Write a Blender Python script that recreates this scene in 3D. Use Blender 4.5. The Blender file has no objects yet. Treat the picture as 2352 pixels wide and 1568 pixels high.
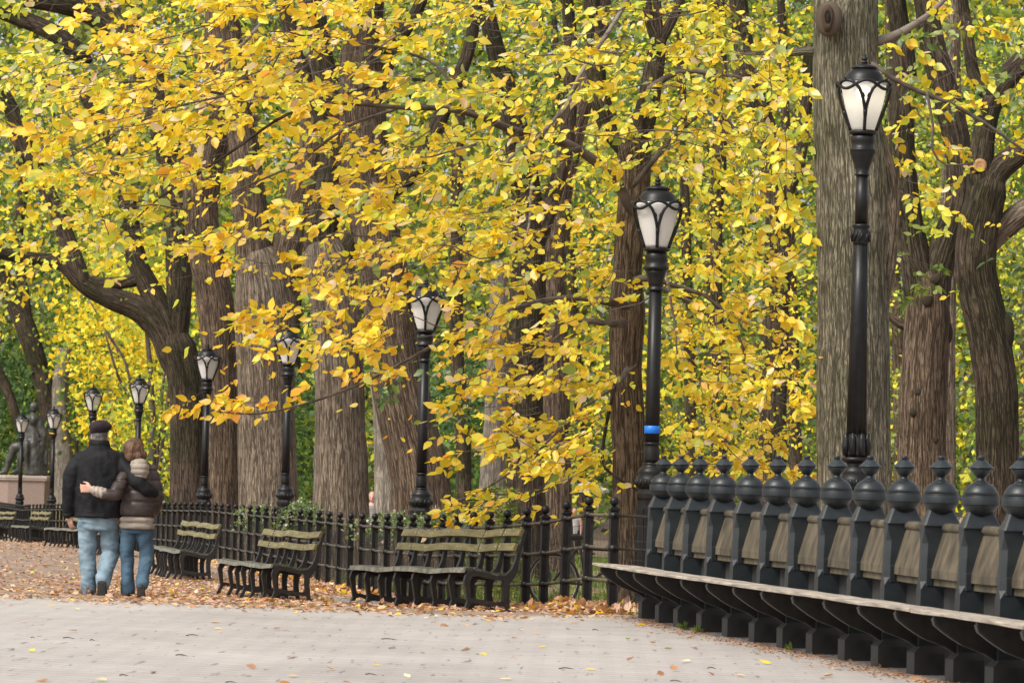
import bpy, bmesh, math, random
import numpy as np
from mathutils import Vector, Matrix, noise
random.seed(7)
rng = np.random.default_rng(7)
R = math.radians
scene = bpy.context.scene
COL = scene.collection

# ------------------------------------------------------------------ camera
F_PX = 8820.0                    # focal length in units of a 2352-wide picture
CAM_H = 1.32
PITCH = math.atan(298 / F_PX)
ROLL = 0.0245
_F = Vector((0, math.cos(PITCH), math.sin(PITCH)))
_R0 = Vector((1, 0, 0))
_U0 = Vector((0, -math.sin(PITCH), math.cos(PITCH)))
_U = _U0 * math.cos(ROLL) - _R0 * math.sin(ROLL)
_R = _R0 * math.cos(ROLL) + _U0 * math.sin(ROLL)
CAM = Vector((0, 0, CAM_H))
cd = bpy.data.cameras.new('camera')
cam = bpy.data.objects.new('camera', cd)
COL.objects.link(cam)
M = Matrix.Identity(4)
for i in range(3):
    M[i][0], M[i][1], M[i][2], M[i][3] = _R[i], _U[i], -_F[i], CAM[i]
cam.matrix_world = M
cd.sensor_width = 36.0
cd.lens = F_PX / 2352 * 36
cd.clip_end = 1000
cd.dof.use_dof = True
cd.dof.focus_distance = 40.0
cd.dof.aperture_fstop = 9.0
scene.camera = cam

# ------------------------------------------------------------------ world, sun, exposure
SUN_TO = Vector((-0.62, -0.55, 0.95)).normalized()
SUN_EL = math.asin(SUN_TO.z)
SUN_AZ = math.atan2(SUN_TO.x, SUN_TO.y)
world = bpy.data.worlds.new("World")
scene.world = world
world.use_nodes = True
wn = world.node_tree
for n in list(wn.nodes):
    wn.nodes.remove(n)
sky = wn.nodes.new('ShaderNodeTexSky')
sky.sky_type = 'NISHITA'
sky.sun_disc = False
sky.sun_elevation = SUN_EL
sky.sun_rotation = SUN_AZ
sky.dust_density = 4.0
hs = wn.nodes.new('ShaderNodeHueSaturation')     # overcast: nearly colourless cloud light
hs.inputs['Saturation'].default_value = 0.22
bg = wn.nodes.new('ShaderNodeBackground')
bg.inputs['Strength'].default_value = 0.15
wo = wn.nodes.new('ShaderNodeOutputWorld')
wn.links.new(sky.outputs[0], hs.inputs['Color'])
wn.links.new(hs.outputs[0], bg.inputs[0])
wn.links.new(bg.outputs[0], wo.inputs[0])
sd = bpy.data.lights.new('sun', 'SUN')
sd.energy = 1.75
sd.angle = R(15)
sd.color = (1.0, 0.93, 0.82)
sun = bpy.data.objects.new('sun', sd)
COL.objects.link(sun)
sun.rotation_euler = SUN_TO.to_track_quat('Z', 'Y').to_euler()
scene.view_settings.view_transform = 'Standard'
scene.view_settings.look = 'None'
scene.view_settings.gamma = 1.0
scene.view_settings.exposure = 0.62
scene.render.engine = 'CYCLES'
scene.cycles.use_denoising = True
scene.cycles.max_bounces = 7
scene.cycles.diffuse_bounces = 4
scene.cycles.transparent_max_bounces = 6
scene.cycles.caustics_reflective = False
scene.cycles.caustics_refractive = False

# ------------------------------------------------------------------ helpers: space
def P(px, py, d):
    """point seen at pixel (px, py) of a 2352 x 1568 picture, d metres away along the view"""
    ray = _F + _R * ((px - 1176) / F_PX) + _U * ((784 - py) / F_PX)
    return CAM + ray * (d / ray.y)

def dcrest(x):
    if x < 0: return 34.8 - 0.46 * x
    return min(36.1, 34.8 + 1.25 * x)
TZ = [(-999, 0), (0, 0), (1.8, -.012), (3.4, -.11), (10, -.32), (18, -.42), (35, -.5), (57, -.82), (80, -1.22), (120, -1.5), (999, -1.6)]
def gz(x, d):
    t = d - dcrest(max(x, -14))
    for (a, za), (b, zb) in zip(TZ, TZ[1:]):
        if t <= b:
            return za + (zb - za) * (t - a) / (b - a)
    return TZ[-1][1]
def G(px, d, lift=0.0):
    """ground point under pixel column px at distance d"""
    py = 1250.0
    for _ in range(6):
        p = P(px, py, d)
        z = gz(p.x, d) + lift
        py += (p.z - z) * F_PX / d
    p = P(px, py, d); p.z = gz(p.x, d) + lift
    return p
def px2m(w, d):
    return w * d / F_PX

# ------------------------------------------------------------------ helpers: meshes and objects
class MB:
    def __init__(self):
        self.v = []; self.f = []; self.uv = None; self.smooth = []
    def add(self, vs, fs, smooth=False):
        o = len(self.v)
        self.v.extend([tuple(v) for v in vs])
        self.f.extend([tuple(i + o for i in f) for f in fs])
        self.smooth.extend([smooth] * len(fs))
    def box(self, c, s, rz=0.0, bev=0.0, mat=None):
        hx, hy, hz = s[0] / 2, s[1] / 2, s[2] / 2
        if bev <= 0:
            vs = [(x, y, z) for z in (-hz, hz) for (x, y) in ((-hx, -hy), (hx, -hy), (hx, hy), (-hx, hy))]
            fs = [(3, 2, 1, 0), (4, 5, 6, 7), (0, 1, 5, 4), (1, 2, 6, 5), (2, 3, 7, 6), (3, 0, 4, 7)]
        else:
            b = min(bev, hx * .9, hy * .9, hz * .9)
            lay = [(-hz, b), (-hz + b, 0), (hz - b, 0), (hz, b)]
            vs = []
            for z, i in lay:
                X, Y = hx - i, hy - i
                k = b * .6 if i == 0 else 0
                vs += [(-X + k, -Y, z), (X - k, -Y, z), (X, -Y + k, z), (X, Y - k, z), (X - k, Y, z), (-X + k, Y, z), (-X, Y - k, z), (-X, -Y + k, z)]
            fs = [tuple(range(7, -1, -1)), tuple(range(24, 32))]
            for l in range(3):
                for i in range(8):
                    j = (i + 1) % 8
                    fs.append((l * 8 + i, l * 8 + j, l * 8 + 8 + j, l * 8 + 8 + i))
        ca, sa = math.cos(rz), math.sin(rz)
        out = []
        for x, y, z in vs:
            q = Vector((x * ca - y * sa, x * sa + y * ca, z))
            if mat is not None: q = mat @ q
            out.append(q + Vector(c))
        self.add(out, fs)
    def lathe(self, prof, seg=16, c=(0, 0, 0), smooth=True, square=False, flute=0.0, rot=0.0):
        vs = []; n = seg
        for r, z in prof:
            for i in range(n):
                a = 2 * math.pi * i / n + rot
                rr = r * (1 - (flute if i % 2 else 0))
                vs.append((c[0] + rr * math.cos(a), c[1] + rr * math.sin(a), c[2] + z))
        fs = []
        for k in range(len(prof) - 1):
            for i in range(n):
                j = (i + 1) % n
                fs.append((k * n + i, k * n + j, k * n + n + j, k * n + n + i))
        fs.append(tuple(range(n - 1, -1, -1)))
        fs.append(tuple(range((len(prof) - 1) * n, len(prof) * n)))
        self.add(vs, fs, smooth)
    def tube(self, pts, rad, seg=6, smooth=True, closed=False):
        pts = [Vector(p) for p in pts]
        n = len(pts)
        if not hasattr(rad, '__len__'): rad = [rad] * n
        vs = []; fs = []
        ref = None
        for i in range(n):
            if closed: t = pts[(i + 1) % n] - pts[i - 1]
            else: t = pts[min(i + 1, n - 1)] - pts[max(i - 1, 0)]
            t = t.normalized() if t.length > 1e-9 else Vector((0, 0, 1))
            if ref is None:
                ref = t.orthogonal().normalized()
            ref = (ref - t * ref.dot(t))
            ref = ref.normalized() if ref.length > 1e-6 else t.orthogonal().normalized()
            b = t.cross(ref)
            for k in range(seg):
                a = 2 * math.pi * k / seg
                vs.append(pts[i] + (ref * math.cos(a) + b * math.sin(a)) * rad[i])
        m = n if closed else n - 1
        for i in range(m):
            for k in range(seg):
                l = (k + 1) % seg
                j = (i + 1) % n
                fs.append((i * seg + k, i * seg + l, j * seg + l, j * seg + k))
        if not closed:
            fs.append(tuple(range(seg - 1, -1, -1)))
            fs.append(tuple(range((n - 1) * seg, n * seg)))
        self.add(vs, fs, smooth)
    def ribbon(self, cl, hw, th, off=0.0):
        """flat bar lying in the x = const plane: cl = [(y, z)], half widths hw, thickness th along x"""
        n = len(cl); L = []; Rr = []
        for i in range(n):
            a = cl[max(i - 1, 0)]; b = cl[min(i + 1, n - 1)]
            t = Vector((b[0] - a[0], b[1] - a[1])).normalized()
            nn = Vector((-t.y, t.x))
            L.append((cl[i][0] + nn.x * hw[i], cl[i][1] + nn.y * hw[i]))
            Rr.append((cl[i][0] - nn.x * hw[i], cl[i][1] - nn.y * hw[i]))
        vs = []
        for x in (off - th / 2, off + th / 2):
            for i in range(n):
                vs.append((x, L[i][0], L[i][1])); vs.append((x, Rr[i][0], Rr[i][1]))
        fs = []; o = 2 * n
        for i in range(n - 1):
            a = 2 * i
            fs += [(a, a + 1, a + 3, a + 2), (o + a, o + a + 2, o + a + 3, o + a + 1), (a, a + 2, o + a + 2, o + a), (a + 1, o + a + 1, o + a + 3, a + 3)]
        fs += [(0, o, o + 1, 1), (2 * n - 2, 2 * n - 1, o + 2 * n - 1, o + 2 * n - 2)]
        self.add(vs, fs)
    def ball(self, c, r, seg=12, rings=8, sc=(1, 1, 1), rot=None):
        vs = []; fs = []
        for i in range(1, rings):
            th = math.pi * i / rings
            for k in range(seg):
                a = 2 * math.pi * k / seg
                q = Vector((r * sc[0] * math.sin(th) * math.cos(a), r * sc[1] * math.sin(th) * math.sin(a), r * sc[2] * math.cos(th)))
                if rot is not None: q = rot @ q
                vs.append(q + Vector(c))
        top = Vector((0, 0, r * sc[2])); bot = Vector((0, 0, -r * sc[2]))
        if rot is not None: top = rot @ top; bot = rot @ bot
        vs.append(top + Vector(c)); vs.append(bot + Vector(c))
        nt = len(vs) - 2
        for i in range(rings - 2):
            for k in range(seg):
                l = (k + 1) % seg
                fs.append((i * seg + k, (i + 1) * seg + k, (i + 1) * seg + l, i * seg + l))
        for k in range(seg):
            l = (k + 1) % seg
            fs.append((nt, k, l))
            fs.append((nt + 1, (rings - 2) * seg + l, (rings - 2) * seg + k))
        self.add(vs, fs, True)
    def cap(self, p0, r0, p1, r1, seg=10):
        """tapered limb with round ends"""
        p0 = Vector(p0); p1 = Vector(p1)
        t = (p1 - p0).normalized()
        pts = []; rad = []
        for a in (-88, -60, -30):
            pts.append(p0 + t * r0 * math.sin(R(a))); rad.append(r0 * math.cos(R(a)))
        pts.append(p0); rad.append(r0); pts.append(p1); rad.append(r1)
        for a in (30, 60, 88):
            pts.append(p1 + t * r1 * math.sin(R(a))); rad.append(r1 * math.cos(R(a)))
        self.tube(pts, rad, seg)
    def chain(self, lst, seg=10):
        for (p0, r0), (p1, r1) in zip(lst, lst[1:]):
            self.cap(p0, r0, p1, r1, seg)
    def stack(self, secs, seg=20):
        """closed loft of ellipses: (cx, cy, cz, rx, ry)"""
        vs = []; fs = []
        for cx, cy, cz, rx, ry in secs:
            for k in range(seg):
                a = 2 * math.pi * k / seg
                vs.append((cx + rx * math.cos(a), cy + ry * math.sin(a), cz))
        for i in range(len(secs) - 1):
            for k in range(seg):
                l = (k + 1) % seg
                fs.append((i * seg + k, i * seg + l, (i + 1) * seg + l, (i + 1) * seg + k))
        if secs[0][2] > secs[-1][2]:
            fs = [f[::-1] for f in fs]
            fs.append(tuple(range(seg))); fs.append(tuple(range(len(secs) * seg - 1, (len(secs) - 1) * seg - 1, -1)))
        else:
            fs.append(tuple(range(seg - 1, -1, -1))); fs.append(tuple(range((len(secs) - 1) * seg, len(secs) * seg)))
        self.add(vs, fs, True)
    def mesh(self, name, org=None):
        me = bpy.data.meshes.new(name)
        v = self.v
        if org is not None:
            v = [(a - org[0], b - org[1], c - org[2]) for a, b, c in v]
        me.from_pydata(v, [], self.f)
        me.polygons.foreach_set('use_smooth', self.smooth)
        me.update()
        return me
    def build(self, name, mat, parent=None, world=True):
        org = None
        if parent is not None and world:
            p = parent; org = Vector((0, 0, 0))
            while p is not None:
                org = org + p.location; p = p.parent
        o = bpy.data.objects.new(name, self.mesh(name, org))
        COL.objects.link(o)
        if mat is not None: o.data.materials.append(mat)
        if parent is not None: o.parent = parent
        return o

def tag(o, label=None, cat=None, group=None, kind=None):
    if label: o['label'] = label
    if cat: o['category'] = cat
    if group: o['group'] = group
    if kind: o['kind'] = kind
    return o
def thing(name, label, cat, loc=(0, 0, 0), rz=0.0, group=None):
    o = bpy.data.objects.new(name, None)
    o.empty_display_size = .2
    COL.objects.link(o)
    o.location = loc; o.rotation_euler = (0, 0, rz)
    return tag(o, label, cat, group)
def copy_tree(o, parent=None):
    c = o.copy(); COL.objects.link(c); c.parent = parent
    for ch in list(o.children):
        copy_tree(ch, c)
    return c

# ------------------------------------------------------------------ helpers: materials
def mat(name, col, rough=.6, spec=.5, metal=0.0):
    m = bpy.data.materials.new(name); m.use_nodes = True
    b = m.node_tree.nodes['Principled BSDF']
    b.inputs['Base Color'].default_value = (*col, 1)
    b.inputs['Roughness'].default_value = rough
    b.inputs['Specular IOR Level'].default_value = spec
    b.inputs['Metallic'].default_value = metal
    return m
def noisy(name, c1, c2, scale, rough=.6, bump=.0, bscale=None, stretch=(1, 1, 1), spec=.5, coord='Object', lo=.35, hi=.65, detail=6, bdist=.01):
    m = mat(name, c1, rough, spec)
    nt = m.node_tree; b = nt.nodes['Principled BSDF']
    tc = nt.nodes.new('ShaderNodeTexCoord'); mp = nt.nodes.new('ShaderNodeMapping')
    mp.inputs['Scale'].default_value = stretch
    nt.links.new(tc.outputs[coord], mp.inputs[0])
    nz = nt.nodes.new('ShaderNodeTexNoise'); nz.inputs['Scale'].default_value = scale; nz.inputs['Detail'].default_value = detail
    nt.links.new(mp.outputs[0], nz.inputs['Vector'])
    cr = nt.nodes.new('ShaderNodeValToRGB')
    cr.color_ramp.elements[0].color = (*c1, 1); cr.color_ramp.elements[0].position = lo
    cr.color_ramp.elements[1].color = (*c2, 1); cr.color_ramp.elements[1].position = hi
    nt.links.new(nz.outputs['Fac'], cr.inputs[0])
    nt.links.new(cr.outputs[0], b.inputs['Base Color'])
    if bump:
        n2 = nt.nodes.new('ShaderNodeTexNoise'); n2.inputs['Scale'].default_value = bscale or scale; n2.inputs['Detail'].default_value = 5
        nt.links.new(mp.outputs[0], n2.inputs['Vector'])
        bp = nt.nodes.new('ShaderNodeBump'); bp.inputs['Strength'].default_value = bump; bp.inputs['Distance'].default_value = bdist
        nt.links.new(n2.outputs['Fac'], bp.inputs['Height'])
        nt.links.new(bp.outputs[0], b.inputs['Normal'])
    return m

def bark(name, dark, light, moss=None, su=17, sv=2.2):
    su *= 1.3; sv *= 1.35
    """long broken furrows: thin dark lines where stretched noises cross their middle value"""
    light = tuple(c * 1.22 for c in light); dark = tuple(c * 1.55 + .004 for c in dark)
    m = mat(name, light, .92, .15)
    nt = m.node_tree; b = nt.nodes['Principled BSDF']
    tc = nt.nodes.new('ShaderNodeTexCoord')
    def furrow(a, c, gain, detail):
        mp = nt.nodes.new('ShaderNodeMapping'); mp.inputs['Scale'].default_value = (a, c, 1)
        nt.links.new(tc.outputs['UV'], mp.inputs[0])
        nz = nt.nodes.new('ShaderNodeTexNoise'); nz.inputs['Scale'].default_value = 1; nz.inputs['Detail'].default_value = detail; nz.inputs['Distortion'].default_value = .35
        nt.links.new(mp.outputs[0], nz.inputs['Vector'])
        s1 = nt.nodes.new('ShaderNodeMath'); s1.operation = 'SUBTRACT'; s1.inputs[1].default_value = .5; nt.links.new(nz.outputs['Fac'], s1.inputs[0])
        s2 = nt.nodes.new('ShaderNodeMath'); s2.operation = 'ABSOLUTE'; nt.links.new(s1.outputs[0], s2.inputs[0])
        s3 = nt.nodes.new('ShaderNodeMath'); s3.operation = 'MULTIPLY'; s3.use_clamp = True; s3.inputs[1].default_value = gain; nt.links.new(s2.outputs[0], s3.inputs[0])
        return s3.outputs[0], mp
    f1, _ = furrow(su * .85, sv * .42, 15, 3)
    f2, mpf = furrow(su * 2.1, sv * 1.5, 13, 4)
    mul = nt.nodes.new('ShaderNodeMath'); mul.operation = 'MULTIPLY'; nt.links.new(f1, mul.inputs[0])
    mad = nt.nodes.new('ShaderNodeMath'); mad.operation = 'MULTIPLY_ADD'; mad.inputs[1].default_value = .62; mad.inputs[2].default_value = .38; nt.links.new(f2, mad.inputs[0])
    nt.links.new(mad.outputs[0], mul.inputs[1])
    fine = nt.nodes.new('ShaderNodeTexNoise'); fine.inputs['Scale'].default_value = 3; fine.inputs['Detail'].default_value = 7; fine.inputs['Roughness'].default_value = .7
    nt.links.new(mpf.outputs[0], fine.inputs['Vector'])
    ad = nt.nodes.new('ShaderNodeMath'); ad.operation = 'MULTIPLY_ADD'; ad.inputs[1].default_value = .55; nt.links.new(fine.outputs['Fac'], ad.inputs[0]); nt.links.new(mul.outputs[0], ad.inputs[2])
    cr = nt.nodes.new('ShaderNodeValToRGB')
    cr.color_ramp.elements[0].color = (*dark, 1); cr.color_ramp.elements[0].position = .30
    cr.color_ramp.elements[1].color = (*tuple(min(.6, c * 1.35) for c in light), 1); cr.color_ramp.elements[1].position = 1.42 if False else 1.0
    md = cr.color_ramp.elements.new(.66); md.color = (*tuple(c * .82 for c in light), 1)
    sc_ = nt.nodes.new('ShaderNodeMath'); sc_.operation = 'MULTIPLY'; sc_.inputs[1].default_value = .72; nt.links.new(ad.outputs[0], sc_.inputs[0])
    nt.links.new(sc_.outputs[0], cr.inputs[0])
    big = nt.nodes.new('ShaderNodeTexNoise'); big.inputs['Scale'].default_value = .9; big.inputs['Detail'].default_value = 5
    nt.links.new(tc.outputs['Object'], big.inputs['Vector'])
    r2 = nt.nodes.new('ShaderNodeValToRGB')
    r2.color_ramp.elements[0].position = .40; r2.color_ramp.elements[1].position = .70
    mo = moss or tuple(c * .72 for c in light)
    k = tuple(min(1.1, a / (c + 1e-4)) for a, c in zip(mo, light))
    r2.color_ramp.elements[0].color = (1, 1, 1, 1); r2.color_ramp.elements[1].color = (*k, 1)
    nt.links.new(big.outputs['Fac'], r2.inputs[0])
    m2 = nt.nodes.new('ShaderNodeMix'); m2.data_type = 'RGBA'; m2.blend_type = 'MULTIPLY'; m2.inputs['Factor'].default_value = 1
    nt.links.new(cr.outputs[0], m2.inputs['A']); nt.links.new(r2.outputs[0], m2.inputs['B'])
    nt.links.new(m2.outputs['Result'], b.inputs['Base Color'])
    bp = nt.nodes.new('ShaderNodeBump'); bp.inputs['Strength'].default_value = .9; bp.inputs['Distance'].default_value = .022
    nt.links.new(ad.outputs[0], bp.inputs['Height'])
    nt.links.new(bp.outputs[0], b.inputs['Normal'])
    return m

def leafmat(name, trans=.45, rough=.5, gloss=.06):
    m = bpy.data.materials.new(name); m.use_nodes = True
    nt = m.node_tree
    for n in list(nt.nodes): nt.nodes.remove(n)
    at = nt.nodes.new('ShaderNodeAttribute'); at.attribute_name = 'tint'
    df = nt.nodes.new('ShaderNodeBsdfDiffuse'); tr = nt.nodes.new('ShaderNodeBsdfTranslucent')
    gl = nt.nodes.new('ShaderNodeBsdfGlossy'); gl.inputs['Roughness'].default_value = rough
    m1 = nt.nodes.new('ShaderNodeMixShader'); m1.inputs[0].default_value = trans
    m2 = nt.nodes.new('ShaderNodeMixShader'); m2.inputs[0].default_value = gloss
    out = nt.nodes.new('ShaderNodeOutputMaterial')
    nt.links.new(at.outputs['Color'], df.inputs[0]); nt.links.new(at.outputs['Color'], tr.inputs[0])
    nt.links.new(df.outputs[0], m1.inputs[1]); nt.links.new(tr.outputs[0], m1.inputs[2])
    nt.links.new(m1.outputs[0], m2.inputs[1]); nt.links.new(gl.outputs[0], m2.inputs[2])
    nt.links.new(m2.outputs[0], out.inputs[0])
    return m

IRON = noisy('black_iron_paint', (.006, .0055, .0055), (.013, .012, .0115), 9, .40, .25, 60, spec=.3, bdist=.002)
IRON_OLD = noisy('old_black_iron', (.008, .007, .0065), (.02, .016, .013), 14, .5, .3, 70, bdist=.002)
RAIL = noisy('worn_rail_paint', (.03, .026, .02), (.11, .09, .055), 6, .55, .2, 40, bdist=.002)
POSTP = noisy('slate_grey_paint', (.011, .014, .016), (.023, .028, .031), 4, .40, .35, 24, spec=.4, bdist=.004)
BLOCKP = noisy('weathered_black_stone', (.012, .012, .012), (.038, .036, .032), 4, .75, .3, 30, bdist=.004)
PLANK = noisy('weathered_plank', (.15, .125, .10), (.43, .37, .30), 7, .85, .7, 26, stretch=(1, .5, 5), lo=.3, hi=.66, bdist=.008)
SLAB = noisy('mossy_backrest', (.026, .021, .012), (.120, .094, .058), 10, .9, .8, 30, stretch=(1, 1, .35), lo=.3, hi=.72, bdist=.008)
SLATB = noisy('olive_slat', (.112, .092, .028), (.195, .162, .058), 5, .55, .2, 60, stretch=(1, 1, 5), bdist=.002)
SLATS = noisy('dark_green_seat_slat', (.035, .040, .030), (.15, .145, .105), 11, .42, .3, 60, lo=.42, hi=.75, bdist=.003)
SCREW = mat('screw_head', (.4, .38, .34), .4, .5, .7)
PAVE = None
JEANS_M = noisy('light_denim', (.105, .165, .21), (.21, .285, .335), 7, .85, .4, 160, bdist=.003)
JEANS_W = noisy('mid_denim', (.022, .052, .088), (.068, .13, .185), 6, .85, .4, 160, bdist=.003)
JACKET_M = noisy('black_nylon', (.006, .006, .0075), (.012, .012, .0145), 9, .72, .5, 16, spec=.22, bdist=.03)
JACKET_W = noisy('brown_puffer_nylon', (.030, .019, .018), (.052, .036, .033), 10, .48, .3, 18, bdist=.015)
BEIGE = noisy('beige_puffer_nylon', (.235, .195, .158), (.33, .28, .23), 10, .6, .3, 20, bdist=.012)
BERET = noisy('dark_plum_wool', (.012, .006, .010), (.026, .013, .02), 30, .95, .3, 120)
SKIN = noisy('skin', (.47, .25, .18), (.58, .33, .25), 12, .55)
HAIR_G = noisy('grey_hair', (.055, .048, .044), (.13, .115, .105), 60, .7, .4, 90, stretch=(1, 1, .3))
HAIR_B = noisy('auburn_hair', (.045, .021, .012), (.17, .085, .042), 26, .55, .8, 45, stretch=(2, 2, .35), bdist=.01)
SHOE_B = noisy('brown_leather', (.06, .03, .02), (.1, .05, .035), 20, .5)
SHOE_K = noisy('black_sole', (.008, .007, .007), (.018, .016, .016), 30, .7, .4, 40)
BRONZE = noisy('bronze', (.020, .020, .017), (.062, .058, .048), 3, .45, .4, 7, bdist=.03)
GRANITE = noisy('pink_granite', (.19, .135, .108), (.29, .215, .175), 24, .7, .2, 60, lo=.3, hi=.7)
GRANITE_T = noisy('pale_granite', (.32, .26, .22), (.42, .35, .30), 24, .7, .2, 60)
BLUE = mat('blue_tape', (.005, .16, .62), .45)
LEAF = leafmat('autumn_leaf', .5, .5, .06)
LEAF_FAR = leafmat('far_leaf', .4, .6, .03)
LITTER = leafmat('dry_leaf', .2, .6, .03)
TWIG = noisy('twig_bark', (.05, .036, .028), (.13, .10, .08), 5, .85, .3, 30)
TWIG_G = noisy('grey_twig_bark', (.13, .105, .085), (.24, .20, .165), 5, .85, .3, 30)
BK_BROWN = bark('brown_bark', (.034, .022, .015), (.165, .120, .082))
BK_GREY = bark('grey_brown_bark', (.050, .037, .026), (.235, .185, .135), su=18)
BK_GREEN = bark('lichen_bark', (.060, .053, .038), (.265, .235, .172), moss=(.19, .178, .115), su=20, sv=3.0)
BK_DARK = bark('dark_bark', (.020, .014, .010), (.098, .072, .052), moss=(.052, .052, .024), su=18, sv=2.4)
BK_PALE = bark('pale_bark', (.10, .085, .065), (.27, .235, .19), su=14, sv=1.8)
CUT = noisy('cut_wood', (.30, .15, .06), (.46, .26, .12), 16, .8)

# ------------------------------------------------------------------ leaves (vectorised)
PAL = {
    'yellow': (.94, .705, .026), 'gold': (.93, .61, .02), 'orange': (.90, .45, .02), 'lime': (.76, .75, .055),
    'ygreen': (.29, .36, .03), 'green': (.115, .21, .032), 'dgreen': (.045, .10, .022), 'cream': (.82, .64, .36),
    'brown': (.40, .19, .06), 'olive': (.17, .19, .05), 'pale': (.42, .46, .15), 'white': (.72, .70, .62), 'sage': (.22, .27, .14),
    'tan': (.62, .40, .23), 'rust': (.42, .20, .10), 'pink': (.56, .36, .26),
}
TPL = np.array([[0, 0, 0], [.32, 0, -.03], [.66, 0, -.02], [1, 0, .02], [.20, .25, .06], [.50, .31, .08], [.80, .15, .04],
                [.20, -.25, .06], [.50, -.31, .08], [.80, -.15, .04]])
TPF = [(0, 1, 4), (1, 2, 5, 4), (2, 6, 5), (2, 3, 6), (0, 7, 1), (1, 7, 8, 2), (2, 8, 9), (2, 9, 3)]
TPL_S = np.array([[0, 0, 0], [.5, .34, .08], [1, 0, 0], [.45, -.34, .08]])
TPF_S = [(0, 1, 2, 3)]
class Leaves:
    def __init__(self):
        self.p = []; self.a = []; self.n = []; self.L = []; self.c = []; self.w = []
    def add(self, p, a, n, L, c, w=.62):
        self.p.append(np.atleast_2d(p)); self.a.append(np.atleast_2d(a)); self.n.append(np.atleast_2d(n))
        k = len(self.p[-1])
        self.L.append(np.broadcast_to(np.asarray(L, float).reshape(-1), (k,)).copy()); self.c.append(np.atleast_2d(c)); self.w.append(np.full(k, w))
    def count(self): return sum(len(x) for x in self.p)
    def build(self, name, mat, parent=None, simple=False):
        p = np.concatenate(self.p); a = np.concatenate(self.a); n = np.concatenate(self.n)
        L = np.concatenate(self.L); c = np.concatenate(self.c); w = np.concatenate(self.w)
        a /= np.linalg.norm(a, axis=1, keepdims=True) + 1e-9
        n -= a * (a * n).sum(1, keepdims=True)
        n /= np.linalg.norm(n, axis=1, keepdims=True) + 1e-9
        b = np.cross(n, a)
        T, FF = (TPL_S, TPF_S) if simple else (TPL, TPF)
        curl = rng.normal(0, .16, len(p))
        fold = rng.normal(.6, .9, len(p))
        t = T[None, :, 0]; s = T[None, :, 1]; h = T[None, :, 2]
        hh = h * fold[:, None] + curl[:, None] * t * t
        v = p[:, None, :] + L[:, None, None] * (a[:, None, :] * t[..., None] + b[:, None, :] * (s * (w / .62)[:, None])[..., None] + n[:, None, :] * hh[..., None])
        org = np.zeros(3)
        q = parent
        while q is not None:
            org += np.array(q.location); q = q.parent
        v = v - org
        N = len(p); K = len(T)
        me = bpy.data.meshes.new(name)
        me.vertices.add(N * K); me.vertices.foreach_set('co', v.reshape(-1).astype(np.float32))
        idx = np.concatenate([np.array(f) for f in FF]); sizes = np.array([len(f) for f in FF])
        loops = (np.arange(N)[:, None] * K + idx[None, :]).reshape(-1)
        tot = np.tile(sizes, N); st = np.concatenate([[0], np.cumsum(tot)[:-1]])
        me.loops.add(len(loops)); me.loops.foreach_set('vertex_index', loops.astype(np.int32))
        me.polygons.add(len(tot)); me.polygons.foreach_set('loop_start', st.astype(np.int32))
        try: me.polygons.foreach_set('loop_total', tot.astype(np.int32))
        except Exception: pass
        at = me.color_attributes.new('tint', 'FLOAT_COLOR', 'POINT')
        cc = np.ones((N, K, 4), np.float32); cc[:, :, :3] = c[:, None, :]
        at.data.foreach_set('color', cc.reshape(-1))
        me.update(calc_edges=True); me.validate()
        o = bpy.data.objects.new(name, me); COL.objects.link(o)
        me.materials.append(mat)
        if parent is not None: o.parent = parent
        return o
def palette(mix, n):
    ks = list(mix); w = np.array([mix[k] for k in ks], float); w /= w.sum()
    ch = rng.choice(len(ks), n, p=w)
    c = np.array([PAL[k] for k in ks])[ch]
    c = c * rng.uniform(.82, 1.08, (n, 1)) * rng.uniform(.93, 1.07, (n, 3))
    return np.clip(c, .003, .95)
def rdir(n, bias=(0, 0, 0), spread=1.0):
    v = rng.normal(0, spread, (n, 3)) + np.array(bias)
    return v / (np.linalg.norm(v, axis=1, keepdims=True) + 1e-9)

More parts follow.
